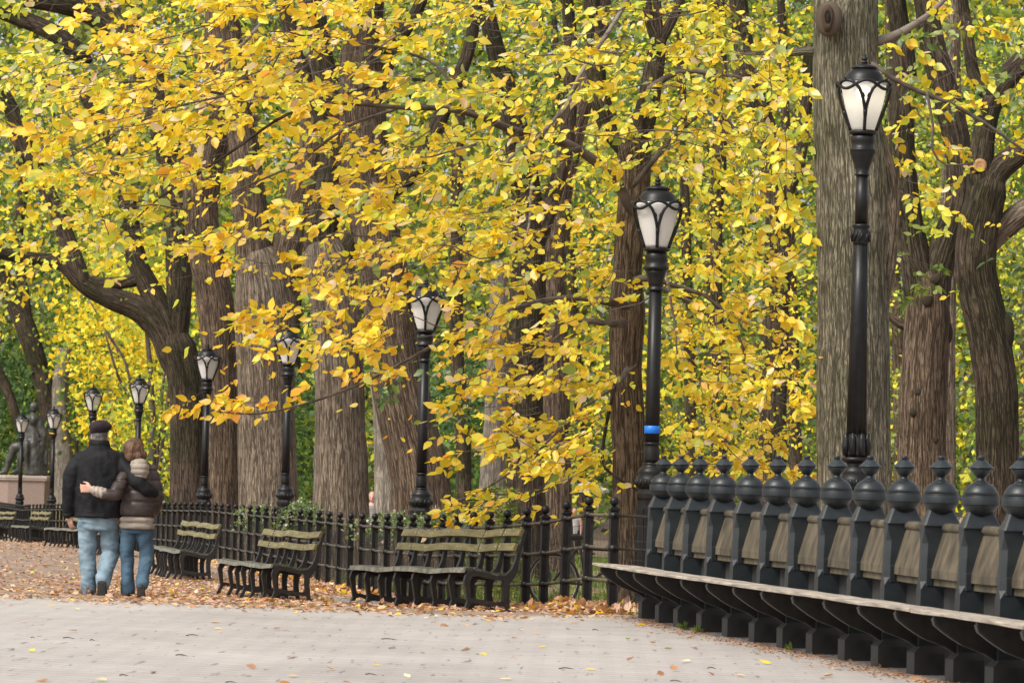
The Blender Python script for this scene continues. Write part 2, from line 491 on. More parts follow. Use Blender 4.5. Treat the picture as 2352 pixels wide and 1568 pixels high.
# ------------------------------------------------------------------ trunks
def resample(keys, step):
    """Catmull-Rom through (Vector, radius) keys"""
    pts = [k[0] for k in keys]; rs = [k[1] for k in keys]
    out = []; n = len(pts)
    for i in range(n - 1):
        p0 = pts[max(i - 1, 0)]; p1 = pts[i]; p2 = pts[i + 1]; p3 = pts[min(i + 2, n - 1)]
        m = max(2, int((p2 - p1).length / step))
        for k in range(m):
            t = k / m
            q = 0.5 * ((2 * p1) + (p2 - p0) * t + (2 * p0 - 5 * p1 + 4 * p2 - p3) * t * t + (3 * p1 - p0 - 3 * p2 + p3) * t ** 3)
            ts = t * t * (3 - 2 * t)
            out.append((q, rs[i] * (1 - ts) + rs[i + 1] * ts))
    out.append((pts[-1], rs[-1]))
    return out
def bole(name, keys, material, parent, seg=36, step=.10, rough=.07, seed=0, flare=0.0):
    ring = resample(keys, step)
    n = len(ring)
    vs = []; uvs = []
    ref = Vector((0, 1, 0.02)); length = 0
    base = ring[0][0]
    rm = max(r for _, r in ring)
    for i, (p, r) in enumerate(ring):
        t = (ring[min(i + 1, n - 1)][0] - ring[max(i - 1, 0)][0]).normalized()
        ref = ref - t * ref.dot(t)
        ref = ref.normalized() if ref.length > 1e-4 else t.orthogonal().normalized()
        b = t.cross(ref)
        if i: length += (p - ring[i - 1][0]).length
        fl = 1 + flare * math.exp(-length / .35)
        for k in range(seg + 1):
            a = 2 * math.pi * (k % seg) / seg
            d = ref * math.cos(a) + b * math.sin(a)
            nz = noise.noise(Vector((math.cos(a) * 1.3 + seed * 7.1, math.sin(a) * 1.3, length * .55)))
            n2 = noise.noise(Vector((math.cos(a) * 6 + seed * 3.3, math.sin(a) * 6, length * 2.2)))
            lob = 1 + (flare * .5 * math.exp(-length / .5)) * math.cos(a * 5 + seed)
            rr = r * fl * lob * (1 + rough * 1.6 * nz + rough * .55 * n2)
            vs.append(p + d * rr)
            uvs.append((k / seg * 2 * math.pi * rm, length))
    fs = []; W = seg + 1
    for i in range(n - 1):
        for k in range(seg):
            fs.append((i * W + k, i * W + k + 1, (i + 1) * W + k + 1, (i + 1) * W + k))
    fs.append(tuple((n - 1) * W + k for k in range(seg)))
    mb = MB(); mb.add(vs, fs, True)
    o = mb.build(name, material, parent)
    ul = o.data.uv_layers.new(name='UVMap')
    li = np.zeros(len(o.data.loops), np.int32); o.data.loops.foreach_get('vertex_index', li)
    ul.data.foreach_set('uv', np.array(uvs)[li].reshape(-1).astype(np.float32))
    return o
def keysof(path, d0=None):
    """path of (px, py, width px[, depth])"""
    out = []; d = d0
    for k in path:
        if len(k) > 3: d = k[3]
        out.append((P(k[0], k[1], d), px2m(k[2], d) / 2))
    return out
TREES = {}
def tree(key, label, d, path, material, limbs=(), name='elm_tree', flare=.22, rough=.06, cat='tree', group=None):
    g = G(path[0][0], d, -.02)
    t = thing(name, label, cat, g, group=group)
    ks = keysof(path, d)
    ks[0] = (Vector((g.x, g.y, g.z - .05)), ks[0][1])
    if ks[-1][1] > px2m(40, d) and limbs:
        dv = (ks[-1][0] - ks[-2][0]).normalized(); r_ = ks[-1][1]
        ks += [(ks[-1][0] + dv * r_ * .7, r_ * .72), (ks[-1][0] + dv * r_ * 1.1, r_ * .2)]
    sd = len(TREES) + 1
    bole('trunk', ks, material, t, rough=rough, seed=sd, flare=flare)
    for i, lb in enumerate(limbs):
        mt = material; path2 = lb
        if isinstance(lb, dict): mt = lb['m']; path2 = lb['p']
        big = max(k[2] for k in path2) > 24
        d0 = path2[0][3] if len(path2[0]) > 3 else d
        if big and abs(d0 - d) < .5: path2 = [k[:3] for k in path2]; d0 = d
        lk = keysof(path2, d0)
        dv = (lk[1][0] - lk[0][0]).normalized(); lk.insert(0, (lk[0][0] - dv * lk[0][1] * 1.7, lk[0][1] * .3))
        bole('limb', lk, mt, t, seg=24 if big else 7, step=.10 if big else .22, rough=.07 if big else .03, seed=sd * 9 + i)
    TREES[key] = t
    return t

# ================================================================== THE SETTING
def ground_sheet():
    mb = MB()
    xs = sorted(set(list(np.arange(-40, 40.1, 2.0)) + list(np.arange(-16, 8.1, .5)) + [-90, -60, 60, 90]))
    ys = sorted(set(list(np.arange(-12, 30, 3.0)) + list(np.arange(30, 60, .5)) + list(np.arange(60, 130, 2.0)) + list(np.arange(130, 320, 10.0))))
    vs = []
    for y in ys:
        for x in xs:
            z = gz(x, y)
            t = y - dcrest(max(x, -14))
            if t > 1.5: z += .012 * noise.noise(Vector((x * .7, y * .5, 0)))
            vs.append((x, y, z))
    W = len(xs); fs = []
    for j in range(len(ys) - 1):
        for i in range(W - 1):
            fs.append((j * W + i, j * W + i + 1, (j + 1) * W + i + 1, (j + 1) * W + i))
    mb.add(vs, fs, True)
    m = noisy('leafy_earth', (.165, .115, .085), (.33, .235, .17), 2.2, .95, .5, 30, lo=.3, hi=.7, bdist=.02)
    return tag(mb.build('ground', m), kind='structure')
ground_sheet()

def paving():
    m = mat('grey_pavers', (.34, .325, .31), .8, .3)
    nt = m.node_tree; b = nt.nodes['Principled BSDF']
    tc = nt.nodes.new('ShaderNodeTexCoord')
    br = nt.nodes.new('ShaderNodeTexBrick')
    br.inputs['Scale'].default_value = 1; br.inputs['Brick Width'].default_value = .30; br.inputs['Row Height'].default_value = .2
    br.inputs['Mortar Size'].default_value = .012; br.inputs['Mortar Smooth'].default_value = .3
    br.inputs['Color1'].default_value = (.395, .365, .342, 1); br.inputs['Color2'].default_value = (.43, .398, .372, 1); br.inputs['Mortar'].default_value = (.30, .275, .256, 1)
    mp = nt.nodes.new('ShaderNodeMapping'); mp.inputs['Rotation'].default_value = (0, 0, R(38))
    nt.links.new(tc.outputs['Object'], mp.inputs[0]); nt.links.new(mp.outputs[0], br.inputs['Vector'])
    nz = nt.nodes.new('ShaderNodeTexNoise'); nz.inputs['Scale'].default_value = .35; nz.inputs['Detail'].default_value = 8; nz.inputs['Roughness'].default_value = .65
    nt.links.new(tc.outputs['Object'], nz.inputs['Vector'])
    cr = nt.nodes.new('ShaderNodeValToRGB'); cr.color_ramp.elements[0].position = .3; cr.color_ramp.elements[1].position = .7
    cr.color_ramp.elements[0].color = (.76, .75, .74, 1); cr.color_ramp.elements[1].color = (1.06, 1.05, 1.04, 1)
    nt.links.new(nz.outputs['Fac'], cr.inputs[0])
    mu = nt.nodes.new('ShaderNodeMix'); mu.data_type = 'RGBA'; mu.blend_type = 'MULTIPLY'; mu.inputs['Factor'].default_value = 1
    nt.links.new(br.outputs['Color'], mu.inputs['A']); nt.links.new(cr.outputs[0], mu.inputs['B'])
    sp = nt.nodes.new('ShaderNodeTexNoise'); sp.inputs['Scale'].default_value = 14; sp.inputs['Detail'].default_value = 3
    mp2 = nt.nodes.new('ShaderNodeMapping'); mp2.inputs['Scale'].default_value = (1, .12, 1)
    nt.links.new(tc.outputs['Object'], mp2.inputs[0]); nt.links.new(mp2.outputs[0], sp.inputs['Vector'])
    c2 = nt.nodes.new('ShaderNodeValToRGB'); c2.color_ramp.elements[0].position = .28; c2.color_ramp.elements[1].position = .37
    c2.color_ramp.elements[0].color = (.45, .42, .4, 1); c2.color_ramp.elements[1].color = (1, 1, 1, 1)
    nt.links.new(sp.outputs['Fac'], c2.inputs[0])
    m2 = nt.nodes.new('ShaderNodeMix'); m2.data_type = 'RGBA'; m2.blend_type = 'MULTIPLY'; m2.inputs['Factor'].default_value = 1
    nt.links.new(mu.outputs['Result'], m2.inputs['A']); nt.links.new(c2.outputs[0], m2.inputs['B'])
    nt.links.new(m2.outputs['Result'], b.inputs['Base Color'])
    mb = MB()
    xs = list(np.arange(-16, 14.1, .5)); ts = [-46, -30, -20, -12, -8, -6, -4, -3, -2, -1.2, -.6, -.2, 0]
    vs = []
    for x in xs:
        for t in ts:
            e = .05 * noise.noise(Vector((x * 1.7, 0, 5))) if t == 0 else 0
            vs.append((x, dcrest(max(x, -14)) + t + e, gz(x, dcrest(x) + t) + .005))
    n = len(ts)
    fs = [(i * n + j, (i + 1) * n + j, (i + 1) * n + j + 1, i * n + j + 1) for i in range(len(xs) - 1) for j in range(n - 1)]
    mb.add(vs, fs, True)
    return tag(mb.build('pavement', m), kind='structure')
paving()

# ================================================================== LONG WALL BENCH ON THE RIGHT
post_px = [1525, 1566, 1607, 1663, 1726, 1789, 1854, 1922, 1999, 2077, 2163, 2256, 2347]
post_py = [1045, 1045, 1045, 1047, 1047, 1047, 1048, 1048, 1050, 1050, 1048, 1045, 1041]
post_h = [374, 385, 396, 405, 418, 429, 443, 452, 471, 487, 504, 521, 540]
HT = 1.5
dd = np.array([F_PX * HT / h for h in post_h])
ii = np.arange(len(dd))
fit = np.polyfit(ii, dd, 2)
wp = []
for i in range(15):
    d = float(np.polyval(fit, i))
    if i < 13:
        x = P(post_px[i], post_py[i], d).x
        wp.append([x, d])
fx = np.polyfit(ii, [w[0] for w in wp], 4)
fx2 = np.polyfit(ii[-5:], [w[0] for w in wp[-5:]], 1)
for i in range(13): wp[i][0] = .55 * wp[i][0] + .45 * float(np.polyval(fx, i))
for i in (13, 14): wp.append([float(np.polyval(fx2, i)), float(np.polyval(fit, i))])
NP = len(wp)
def wall_dir(i):
    a = wp[max(i - 1, 0)]; b = wp[min(i + 1, NP - 1)]
    t = Vector((b[0] - a[0], b[1] - a[1], 0)).normalized()      # towards the camera
    return t, Vector((t.y, -t.x, 0)) if Vector((t.y, -t.x, 0)).x < 0 else -Vector((t.y, -t.x, 0))
wb = thing('wall_bench', 'long dark stone bench with ball-topped posts and weathered plank seat along the right', 'bench', (wp[6][0], wp[6][1], 0))

def bench_post_meshes():
    """local frame: x = along the bench, y = forward (seat side), z up"""
    body = MB()
    # pier: square section with chamfered corners between stops
    def sq(z, hx, hy, c=0.0, ym=0.0):
        k = max(c, .001)
        return [(-hx, -hy + k + ym, z), (-hx, hy - k + ym, z), (-hx + k, hy + ym, z), (hx - k, hy + ym, z), (hx, hy - k + ym, z), (hx, -hy + k + ym, z), (hx - k, -hy + ym, z), (-hx + k, -hy + ym, z)]
    lv = [(.14, .056, .128, .001, .024), (.585, .056, .128, .001, .016), (.64, .056, .128, .034, .014), (.90, .056, .128, .034, .004), (.985, .060, .128, .001, .0), (1.014, .060, .128, .001, 0), (1.018, .074, .130, .001, 0), (1.024, .074, .130, .012, 0), (1.15, .028, .076, .012, 0), (1.17, .028, .07, .012, 0)]
    vs = []
    for z, hx, hy, c, ym in lv: vs += sq(z, hx, hy, c, ym)
    fs = []
    for l in range(len(lv) - 1):
        for i in range(8):
            j = (i + 1) % 8
            fs.append((l * 8 + j, l * 8 + i, l * 8 + 8 + i, l * 8 + 8 + j))
    fs.append(tuple(range(8))); fs.append(tuple(range(len(lv) * 8 - 1, len(lv) * 8 - 9, -1)))
    body.add(vs, fs)
    body.box((.0, .085, .665), (.122, .05, .13), bev=.010)       # raised pad on the lower front
    fin = MB()
    for pr in ([(.050, 1.098), (.082, 1.122), (.104, 1.146), (.118, 1.168), (.120, 1.174)], [(.125, 1.1745), (.1255, 1.178), (.1255, 1.226), (.1245, 1.229)], [(.1215, 1.2295), (.1215, 1.235), (.119, 1.2375)],
               [(.1185, 1.238), (.112, 1.262), (.098, 1.287), (.080, 1.306), (.066, 1.3155)], [(.060, 1.316), (.054, 1.3205), (.036, 1.332), (.027, 1.342), (.026, 1.356)],
               [(.026, 1.355), (.042, 1.368), (.058, 1.384), (.067, 1.402), (.070, 1.4165)], [(.085, 1.417), (.086, 1.420), (.083, 1.4225), (.060, 1.440), (.043, 1.458), (.029, 1.471)], [(.023, 1.470), (.0225, 1.480), (.026, 1.486), (.026, 1.494), (.016, 1.50)]):
        fin.lathe(pr, 26)
    base = MB()
    hx, y0, y1 = .095, -.13, .19
    vs = [(-hx, y0, -.03), (hx, y0, -.03), (hx, y1, -.03), (-hx, y1, -.03), (-hx, y0, .155), (hx, y0, .155), (hx, y1, .155), (-hx, y1, .155),
          (-.06, y0 + .03, .205), (.06, y0 + .03, .205), (.06, y1 - .055, .205), (-.06, y1 - .055, .205)]
    base.add(vs, [(3, 2, 1, 0), (0, 1, 5, 4), (1, 2, 6, 5), (2, 3, 7, 6), (3, 0, 4, 7), (4, 5, 9, 8), (5, 6, 10, 9), (6, 7, 11, 10), (7, 4, 8, 11), (8, 9, 10, 11)])
    br = MB()
    cl = [(.565, .455), (.552, .415), (.50, .375), (.44, .335), (.37, .295), (.30, .27), (.23, .245), (.17, .21), (.13, .19)]
    lo = cl; top = [(y, .470) for y, z in cl]
    n = len(cl); vs = []
    for x in (-.016, .016):
        for (y, z) in lo: vs.append((x, y, z))
        for (y, z) in top: vs.append((x, y, .470))
    fs = []; o = 2 * n
    for i in range(n - 1):
        fs += [(i, n + i, n + i + 1, i + 1), (o + i, o + i + 1, o + n + i + 1, o + n + i), (i, i + 1, o + i + 1, o + i), (n + i, o + n + i, o + n + i + 1, n + i + 1)]
    fs += [(0, o, o + n, n), (n - 1, 2 * n - 1, o + 2 * n - 1, o + n - 1)]
    br.add(vs, fs)
    br.ribbon([(y, z) for y, z in cl], [.008] * n, .055)             # flange along the lower edge
    return body.mesh('post'), fin.mesh('finial'), base.mesh('base_block'), br.mesh('bracket')
pm, fm, bm_, brm = bench_post_meshes()
pm.materials.append(POSTP); fm.materials.append(POSTP); bm_.materials.append(BLOCKP); brm.materials.append(IRON_OLD)
def child(name, me, parent, loc, rz=0.0):
    o = bpy.data.objects.new(name, me); COL.objects.link(o); o.parent = parent
    o.location = loc; o.rotation_euler = (0, 0, rz)
    return o
W0 = Vector(wb.location)
for i in range(NP):
    t, f = wall_dir(i)
    rz = math.atan2(f.y, f.x) - math.pi / 2
    loc = Vector((wp[i][0], wp[i][1], 0)) - W0
    po = child('post', pm, wb, loc, rz)
    child('finial', fm, po, (0, 0, 0))
    child('base_block', bm_, wb, loc, rz)
    child('bracket', brm, wb, loc, rz)
# plank seat, backrest slabs and top rail as swept pieces
def offs(i, fy, z):
    k = int(math.floor(i)); k = min(max(k, 0), NP - 2); u = i - k
    a = Vector((wp[k][0], wp[k][1], 0)); b = Vector((wp[k + 1][0], wp[k + 1][1], 0))
    _, f0 = wall_dir(k); _, f1 = wall_dir(k + 1)
    return a * (1 - u) + b * u + (f0 * (1 - u) + f1 * u) * fy + Vector((0, 0, z))
def sweep(sec, i0, i1, n, closed_ends=True, wob=0.0, seed=0):
    """sec: list of (forward, z) going round"""
    mb = MB(); m = len(sec); vs = []
    for k in range(n + 1):
        i = i0 + (i1 - i0) * k / n
        for (fy, z) in sec:
            w = wob * noise.noise(Vector((i * 1.3 + seed, fy * 2, 3.0))) if wob else 0
            vs.append(offs(i, fy + w * .8, z + w))
    fs = []
    for k in range(n):
        for j in range(m):
            l = (j + 1) % m
            fs.append((k * m + j, k * m + l, (k + 1) * m + l, (k + 1) * m + j))
    fs.append(tuple(range(m))[::-1]); fs.append(tuple(range(n * m, n * m + m)))
    mb.add(vs, fs)
    return mb
# seat boards, each a run of three to four bays, slightly uneven like old wood
runs = [(-.50, 2.96), (2.975, 5.98), (6.0, 8.6), (8.62, 11.4), (11.42, 14.0)]
for a, b in runs:
    mb = MB()
    y = .150
    for bw in (.085, .085, .085, .085, .085):
        sec = [(y, .472), (y + bw - .010, .472), (y + bw - .005, .475), (y + bw - .005, .491), (y + bw - .010, .496), (y + .004, .496), (y, .492)]
        sec = [(q_, z_ + (q_ - .57) * .05) for q_, z_ in sec]
        q = sweep(sec, a, b, int((b - a) * 6), wob=.007, seed=a)
        mb.add(q.v, q.f); y += bw
    mb.build('seat_board', PLANK, wb)
for k in range(NP - 1):
    sec = [(-.008, .985), (.072, .715), (.074, .662), (.054, .655), (.052, .612), (.01, .605), (-.03, .63), (-.12, .94), (-.09, .985)]
    sweep(sec, k + .045, k + .955, 4, wob=.006, seed=k).build('backrest_slab', SLAB, wb)
    c = [offs(k + .035 + .93 * q / 4, -.024, 1.005) for q in range(5)]
    mb = MB(); mb.tube(c, .034, 10); mb.build('top_rail', SLAB, wb)
    q = sweep([(-.10, -.02), (-.02, -.02), (-.02, .60), (-.10, .60)], k + .05, k + .95, 3)
    q.build('wall_panel', BLOCKP, wb)

# ================================================================== IRON FENCES
def fence_post_mesh(full=True):
    mb = MB()
    mb.box((0, 0, .47), (.078, .078, 1.0))
    mb.box((0, 0, .985), (.098, .098, .03), bev=.008)
    mb.box((0, 0, 1.006), (.06, .06, .014), bev=.005)
    mb.lathe([(.020, 1.008), (.016, 1.022), (.018, 1.026)], 10)
    for z in (.93, .62, .31):
        mb.lathe([(.034, z - .03), (.053, z - .027), (.056, z), (.053, z + .027), (.034, z + .03)], 10)
    return mb
fp = fence_post_mesh().mesh('post'); fp.materials.append(IRON)
b_ = MB(); b_.ball((0, 0, 1.064), .046, 14, 10); fb = b_.mesh('ball_finial'); fb.materials.append(IRON)
def fence(label, posts, group='black iron ball-topped fences', mesh_wire=True, terminal=False):
    """posts: (px, d)"""
    g = [G(px, d) for px, d in posts]
    o = thing('iron_fence', label, 'fence', g[len(g) // 2], group=group)
    O = Vector(o.location)
    for i, q in enumerate(g):
        a = g[max(i - 1, 0)]; b = g[min(i + 1, len(g) - 1)]
        rz = math.atan2(b.y - a.y, b.x - a.x)
        p = child('post', fp, o, q - O, rz)
        child('ball_finial', fb, p, (0, 0, 0))
    for z, r in ((.93, .0165), (.62, .0175), (.31, .0175)):
        mb = MB()
        for a, b in zip(g, g[1:]):
            mb.tube([a + Vector((0, 0, z)), b + Vector((0, 0, z))], r, 8)
        mb.build('rail', RAIL, o)
    if mesh_wire:
        mb = MB(); cum = 0
        for a, b in zip(g, g[1:]):
            L = (b - a).length; n = max(1, int(L / .052))
            off = Vector((0, .045, 0))
            for k in range(n):
                q = a.lerp(b, k / n) + off
                mb.tube([q, q + Vector((0, 0, .84))], .0021, 3, smooth=False)
            for z in (.02, .17, .34, .52, .70, .84):
                mb.tube([a + off + Vector((0, 0, z)), b + off + Vector((0, 0, z))], .0022, 3, smooth=False)
        mb.build('wire_mesh', IRON_OLD, o)
    return o, g
# near run, from the end post by the wall bench back to the low corner
near_px = [1405, 1347, 1296, 1247, 1205, 1160, 1120, 1083, 1047, 1012, 977, 944, 914, 885, 857, 828, 802]
near_d = list(np.interp(near_px, [802, 880, 977, 1083, 1205, 1296, 1405], [53.2, 49.3, 45.6, 42.6, 39.9, 38.2, 36.4]))
mid_px = [802, 777, 752, 729, 708, 686, 665, 645.5, 626, 607.6, 589, 571, 553, 538, 521.6, 506, 492, 477, 462.5, 449.7, 437, 423, 410.6, 398, 385, 374, 362, 350, 338]
mid_d = list(np.interp(mid_px, [338, 374, 437, 492, 571, 645, 708, 802], [85, 81, 75, 70.5, 65.5, 61.4, 58, 53.4]))
far_px = list(np.linspace(66, 326, 33)); far_d = list(np.interp(far_px, [66, 135, 326], [116, 108, 86]))
left_px = list(np.linspace(-34, 62, 22)); left_d = list(np.interp(left_px, [-34, 0, 62], [150, 139, 116.5]))
fo, fg = fence('nearest ball-topped iron fence, behind the nearest bench and ending at the wall bench', list(zip(near_px[:-1], near_d[:-1])))
fence('black iron fence with ball-topped posts bending behind the two middle benches', list(zip(mid_px, mid_d)))
fence('black iron fence with small crowded ball-topped posts behind the walking couple', list(zip(far_px, far_d)), mesh_wire=False)
fence('farthest black iron fence running up to the left edge below the statue', list(zip(left_px, left_d)), mesh_wire=False)
# the end post carries flange discs and two rails that run on into the wall bench
O = Vector(fo.location); tp = fg[0]
mb = MB()
we = Vector((wp[0][0], wp[0][1], 0)) + wall_dir(0)[1] * -.02
for z in (.93, .62):
    mb.tube([tp + Vector((0, 0, z)), Vector((we.x, we.y + .1, tp.z + z - .0))], .0145, 8)
mb.build('end_rail', IRON, fo)
mb = MB()
for z in (.93, .62, .31):
    for k, (r, t) in enumerate(((.030, .006), (.018, .012), (.010, .02))):
        Mx = Matrix.Rotation(math.pi / 2, 3, 'X')
        prof = [(r, 0), (r, t)]
        q = MB(); q.lathe(prof, 12)
        mb.add([Mx @ Vector(v) + tp + Vector((0, -.043, z)) for v in q.v], q.f, True)
mb.build('flange_disc', IRON, fo)
mb = MB()
for k in range(12):
    q = tp.lerp(we, k / 12) + Vector((0, .05, 0)); q.z = tp.z
    mb.tube([q, q + Vector((0, 0, .84))], .0021, 3, smooth=False)
for z in (.02, .34, .52, .70, .84):
    mb.tube([tp + Vector((0, .05, z)), Vector((we.x, we.y + .05, tp.z + z))], .0022, 3, smooth=False)
mb.build('wire_mesh', IRON_OLD, fo)

# ================================================================== PARK BENCHES
def bench_frame_mesh():
    mb = MB()
    T = .05
    mb.ribbon([(.02, -.02), (.021, .02), (.042, .06), (.066, .115), (.055, .17), (.045, .25), (.034, .32), (.05, .363), (.085, .405)], [.023, .021, .018, .022, .021, .025, .03, .034, .03], T)
    mb.ribbon([(.48, -.02), (.478, .02), (.470, .06), (.456, .11), (.447, .19), (.447, .28), (.458, .33), (.50, .385), (.535, .435), (.56, .52), (.577, .61), (.605, .71), (.648, .83)], [.024, .022, .02, .03, .029, .032, .038, .042, .03, .022, .019, .018, .015], T)
    mb.ribbon([(.055, .385), (.15, .395), (.25, .372), (.35, .352), (.47, .352)], [.026, .026, .024, .022, .03], T - .004)
    mb.ribbon([(.06, .125), (.12, .128), (.18, .115), (.255, .098), (.34, .092), (.40, .092), (.455, .105)], [.034, .02, .022, .033, .021, .022, .034], T - .006)
    q = MB(); q.lathe([(.016, 0), (.012, .008)], 10)
    for s in (-1, 1):
        Mx = Matrix.Rotation(s * math.pi / 2, 3, 'Y')
        mb.add([Mx @ Vector(v) + Vector((s * (T - .006) / 2, .255, .098)) for v in q.v], q.f)
    return mb
bfm = bench_frame_mesh().mesh('leg_frame'); bfm.materials.append(IRON_OLD)
def park_bench(label, near, far, bays, curve=.05, seed=0, group='black iron and slat park benches'):
    """near, far: (px, d) of the front feet; sitting side faces left and towards the camera"""
    A = G(*near, -.025); B = G(*far, -.025)
    o = thing('park_bench', label, 'bench', A, group=group)
    ax = Vector((B.x - A.x, B.y - A.y, 0)); L = ax.length; ax.normalize()
    back = Vector((ax.y, -ax.x, 0))
    if back.x < 0: back = -back
    Q = []
    for k in range(bays + 1):
        u = k / bays
        q = A.lerp(B, u) - A + back * (curve * math.sin(math.pi * 2 * u * 1.1 + seed) * (0.6 if 0 < k < bays else .3))
        q.z = gz((A + q).x, (A + q).y) - A.z + .012 * math.sin(k * 2.1 + seed)
        Q.append(q)
    rzs = []
    for k in range(bays + 1):
        a = Q[max(k - 1, 0)]; b = Q[min(k + 1, bays)]
        t = (b - a); rz = math.atan2(t.y, t.x)
        rzs.append(rz)
        # local frame: x along the bench, y towards the back (back is at right of the run)
        f = bpy.data.objects.new('leg_frame', bfm); COL.objects.link(f); f.parent = o
        bk = Vector((t.y, -t.x, 0)).normalized()
        s = 1 if bk.dot(back) > 0 else -1
        f.location = Q[k]
        f.rotation_euler = (0, 0, math.atan2(bk.y, bk.x) - math.pi / 2)
    def slat(mb, u0, z0, u1, z1, th, gap=.004, screws=None):
        """board between (u0, z0) and (u1, z1) in section, laid bay by bay"""
        n2 = Vector((u1 - u0, z1 - z0)).normalized(); nn = Vector((-n2.y, n2.x)) * th
        for k in range(bays):
            a, b = Q[k], Q[k + 1]
            t = (b - a); Lb = t.length; td = t / Lb
            bk = Vector((td.y, -td.x, 0)).normalized()
            if bk.dot(back) < 0: bk = -bk
            p0 = a + td * gap; p1 = b - td * gap
            vs = []
            for p in (p0, p1):
                for (u, z) in ((u0, z0), (u1, z1), (u1 + nn.x, z1 + nn.y), (u0 + nn.x, z0 + nn.y)):
                    vs.append(p + bk * u + Vector((0, 0, z)))
            mb.add(vs, [(0, 1, 2, 3), (7, 6, 5, 4), (0, 4, 5, 1), (1, 5, 6, 2), (2, 6, 7, 3), (3, 7, 4, 0)])
            if screws is not None:
                for e in (.09, .91):
                    c = p0.lerp(p1, e) + bk * ((u0 + u1) / 2 + nn.x * 1.02) + Vector((0, 0, (z0 + z1) / 2 + nn.y * 1.02))
                    screws.ball(c, .0085, 6, 4)
    O = Vector(o.location)
    def place(mb, name, m, parent=o):
        ob = bpy.data.objects.new(name, mb.mesh(name)); COL.objects.link(ob); ob.parent = parent; ob.data.materials.append(m); return ob
    for sec in ((.553, .622, .575, .695), (.604, .765, .640, .838)):
        sc = MB(); mb = MB(); slat(mb, *sec, .034, screws=sc)
        nb = len(mb.f); mb.add(sc.v, sc.f, True)
        sl = place(mb, 'back_slat', SLATB); sl.data.materials.append(SCREW)
        for f in list(sl.data.polygons)[nb:]: f.material_index = 1
    mb = MB()
    pr = [(.025, .418), (.11, .428), (.20, .405), (.29, .383), (.38, .372), (.465, .374)]
    for (u0, z0), (u1, z1) in zip(pr, pr[1:]):
        slat(mb, u0 + .004, z0, u1 - .004, z1, .03)
    place(mb, 'seat', SLATS)
    mb = MB(); slat(mb, .018, .400, .022, .447, .02); place(mb, 'seat_edge', SLATE_)
    return o
SLATE_ = noisy('worn_seat_edge', (.10, .10, .075), (.27, .255, .205), 12, .55, .2, 60, lo=.35, hi=.7)
park_bench('nearest park bench, olive back slats, right behind the edge of the paving', (1061, 38.3), (798, 41.5), 7, .04, 0.4)
park_bench('park bench left of the nearest one, olive back slats, between two rounded fence stretches', (618, 46.4), (496, 49.6), 6, .05, 1.9)
park_bench('park bench just right of the woman in the brown jacket', (408, 57.6), (330, 61.6), 8, .07, 2.6)
park_bench('park bench half hidden behind the walking woman and man', (248, 75.0), (214, 78.0), 6, .04, 1.0)
park_bench('park bench left of the man in the dark jacket, its near end hidden behind him', (176, 89.7), (99, 93.2), 7, .05, 2.0)
park_bench('small far park bench with yellowish back slats below the two farthest lamps', (64, 105), (24, 108), 6, .05, 2.4)
park_bench('farthest park bench, cut off by the left edge of the view', (-14, 112), (-52, 115), 6, .05, 2.4)

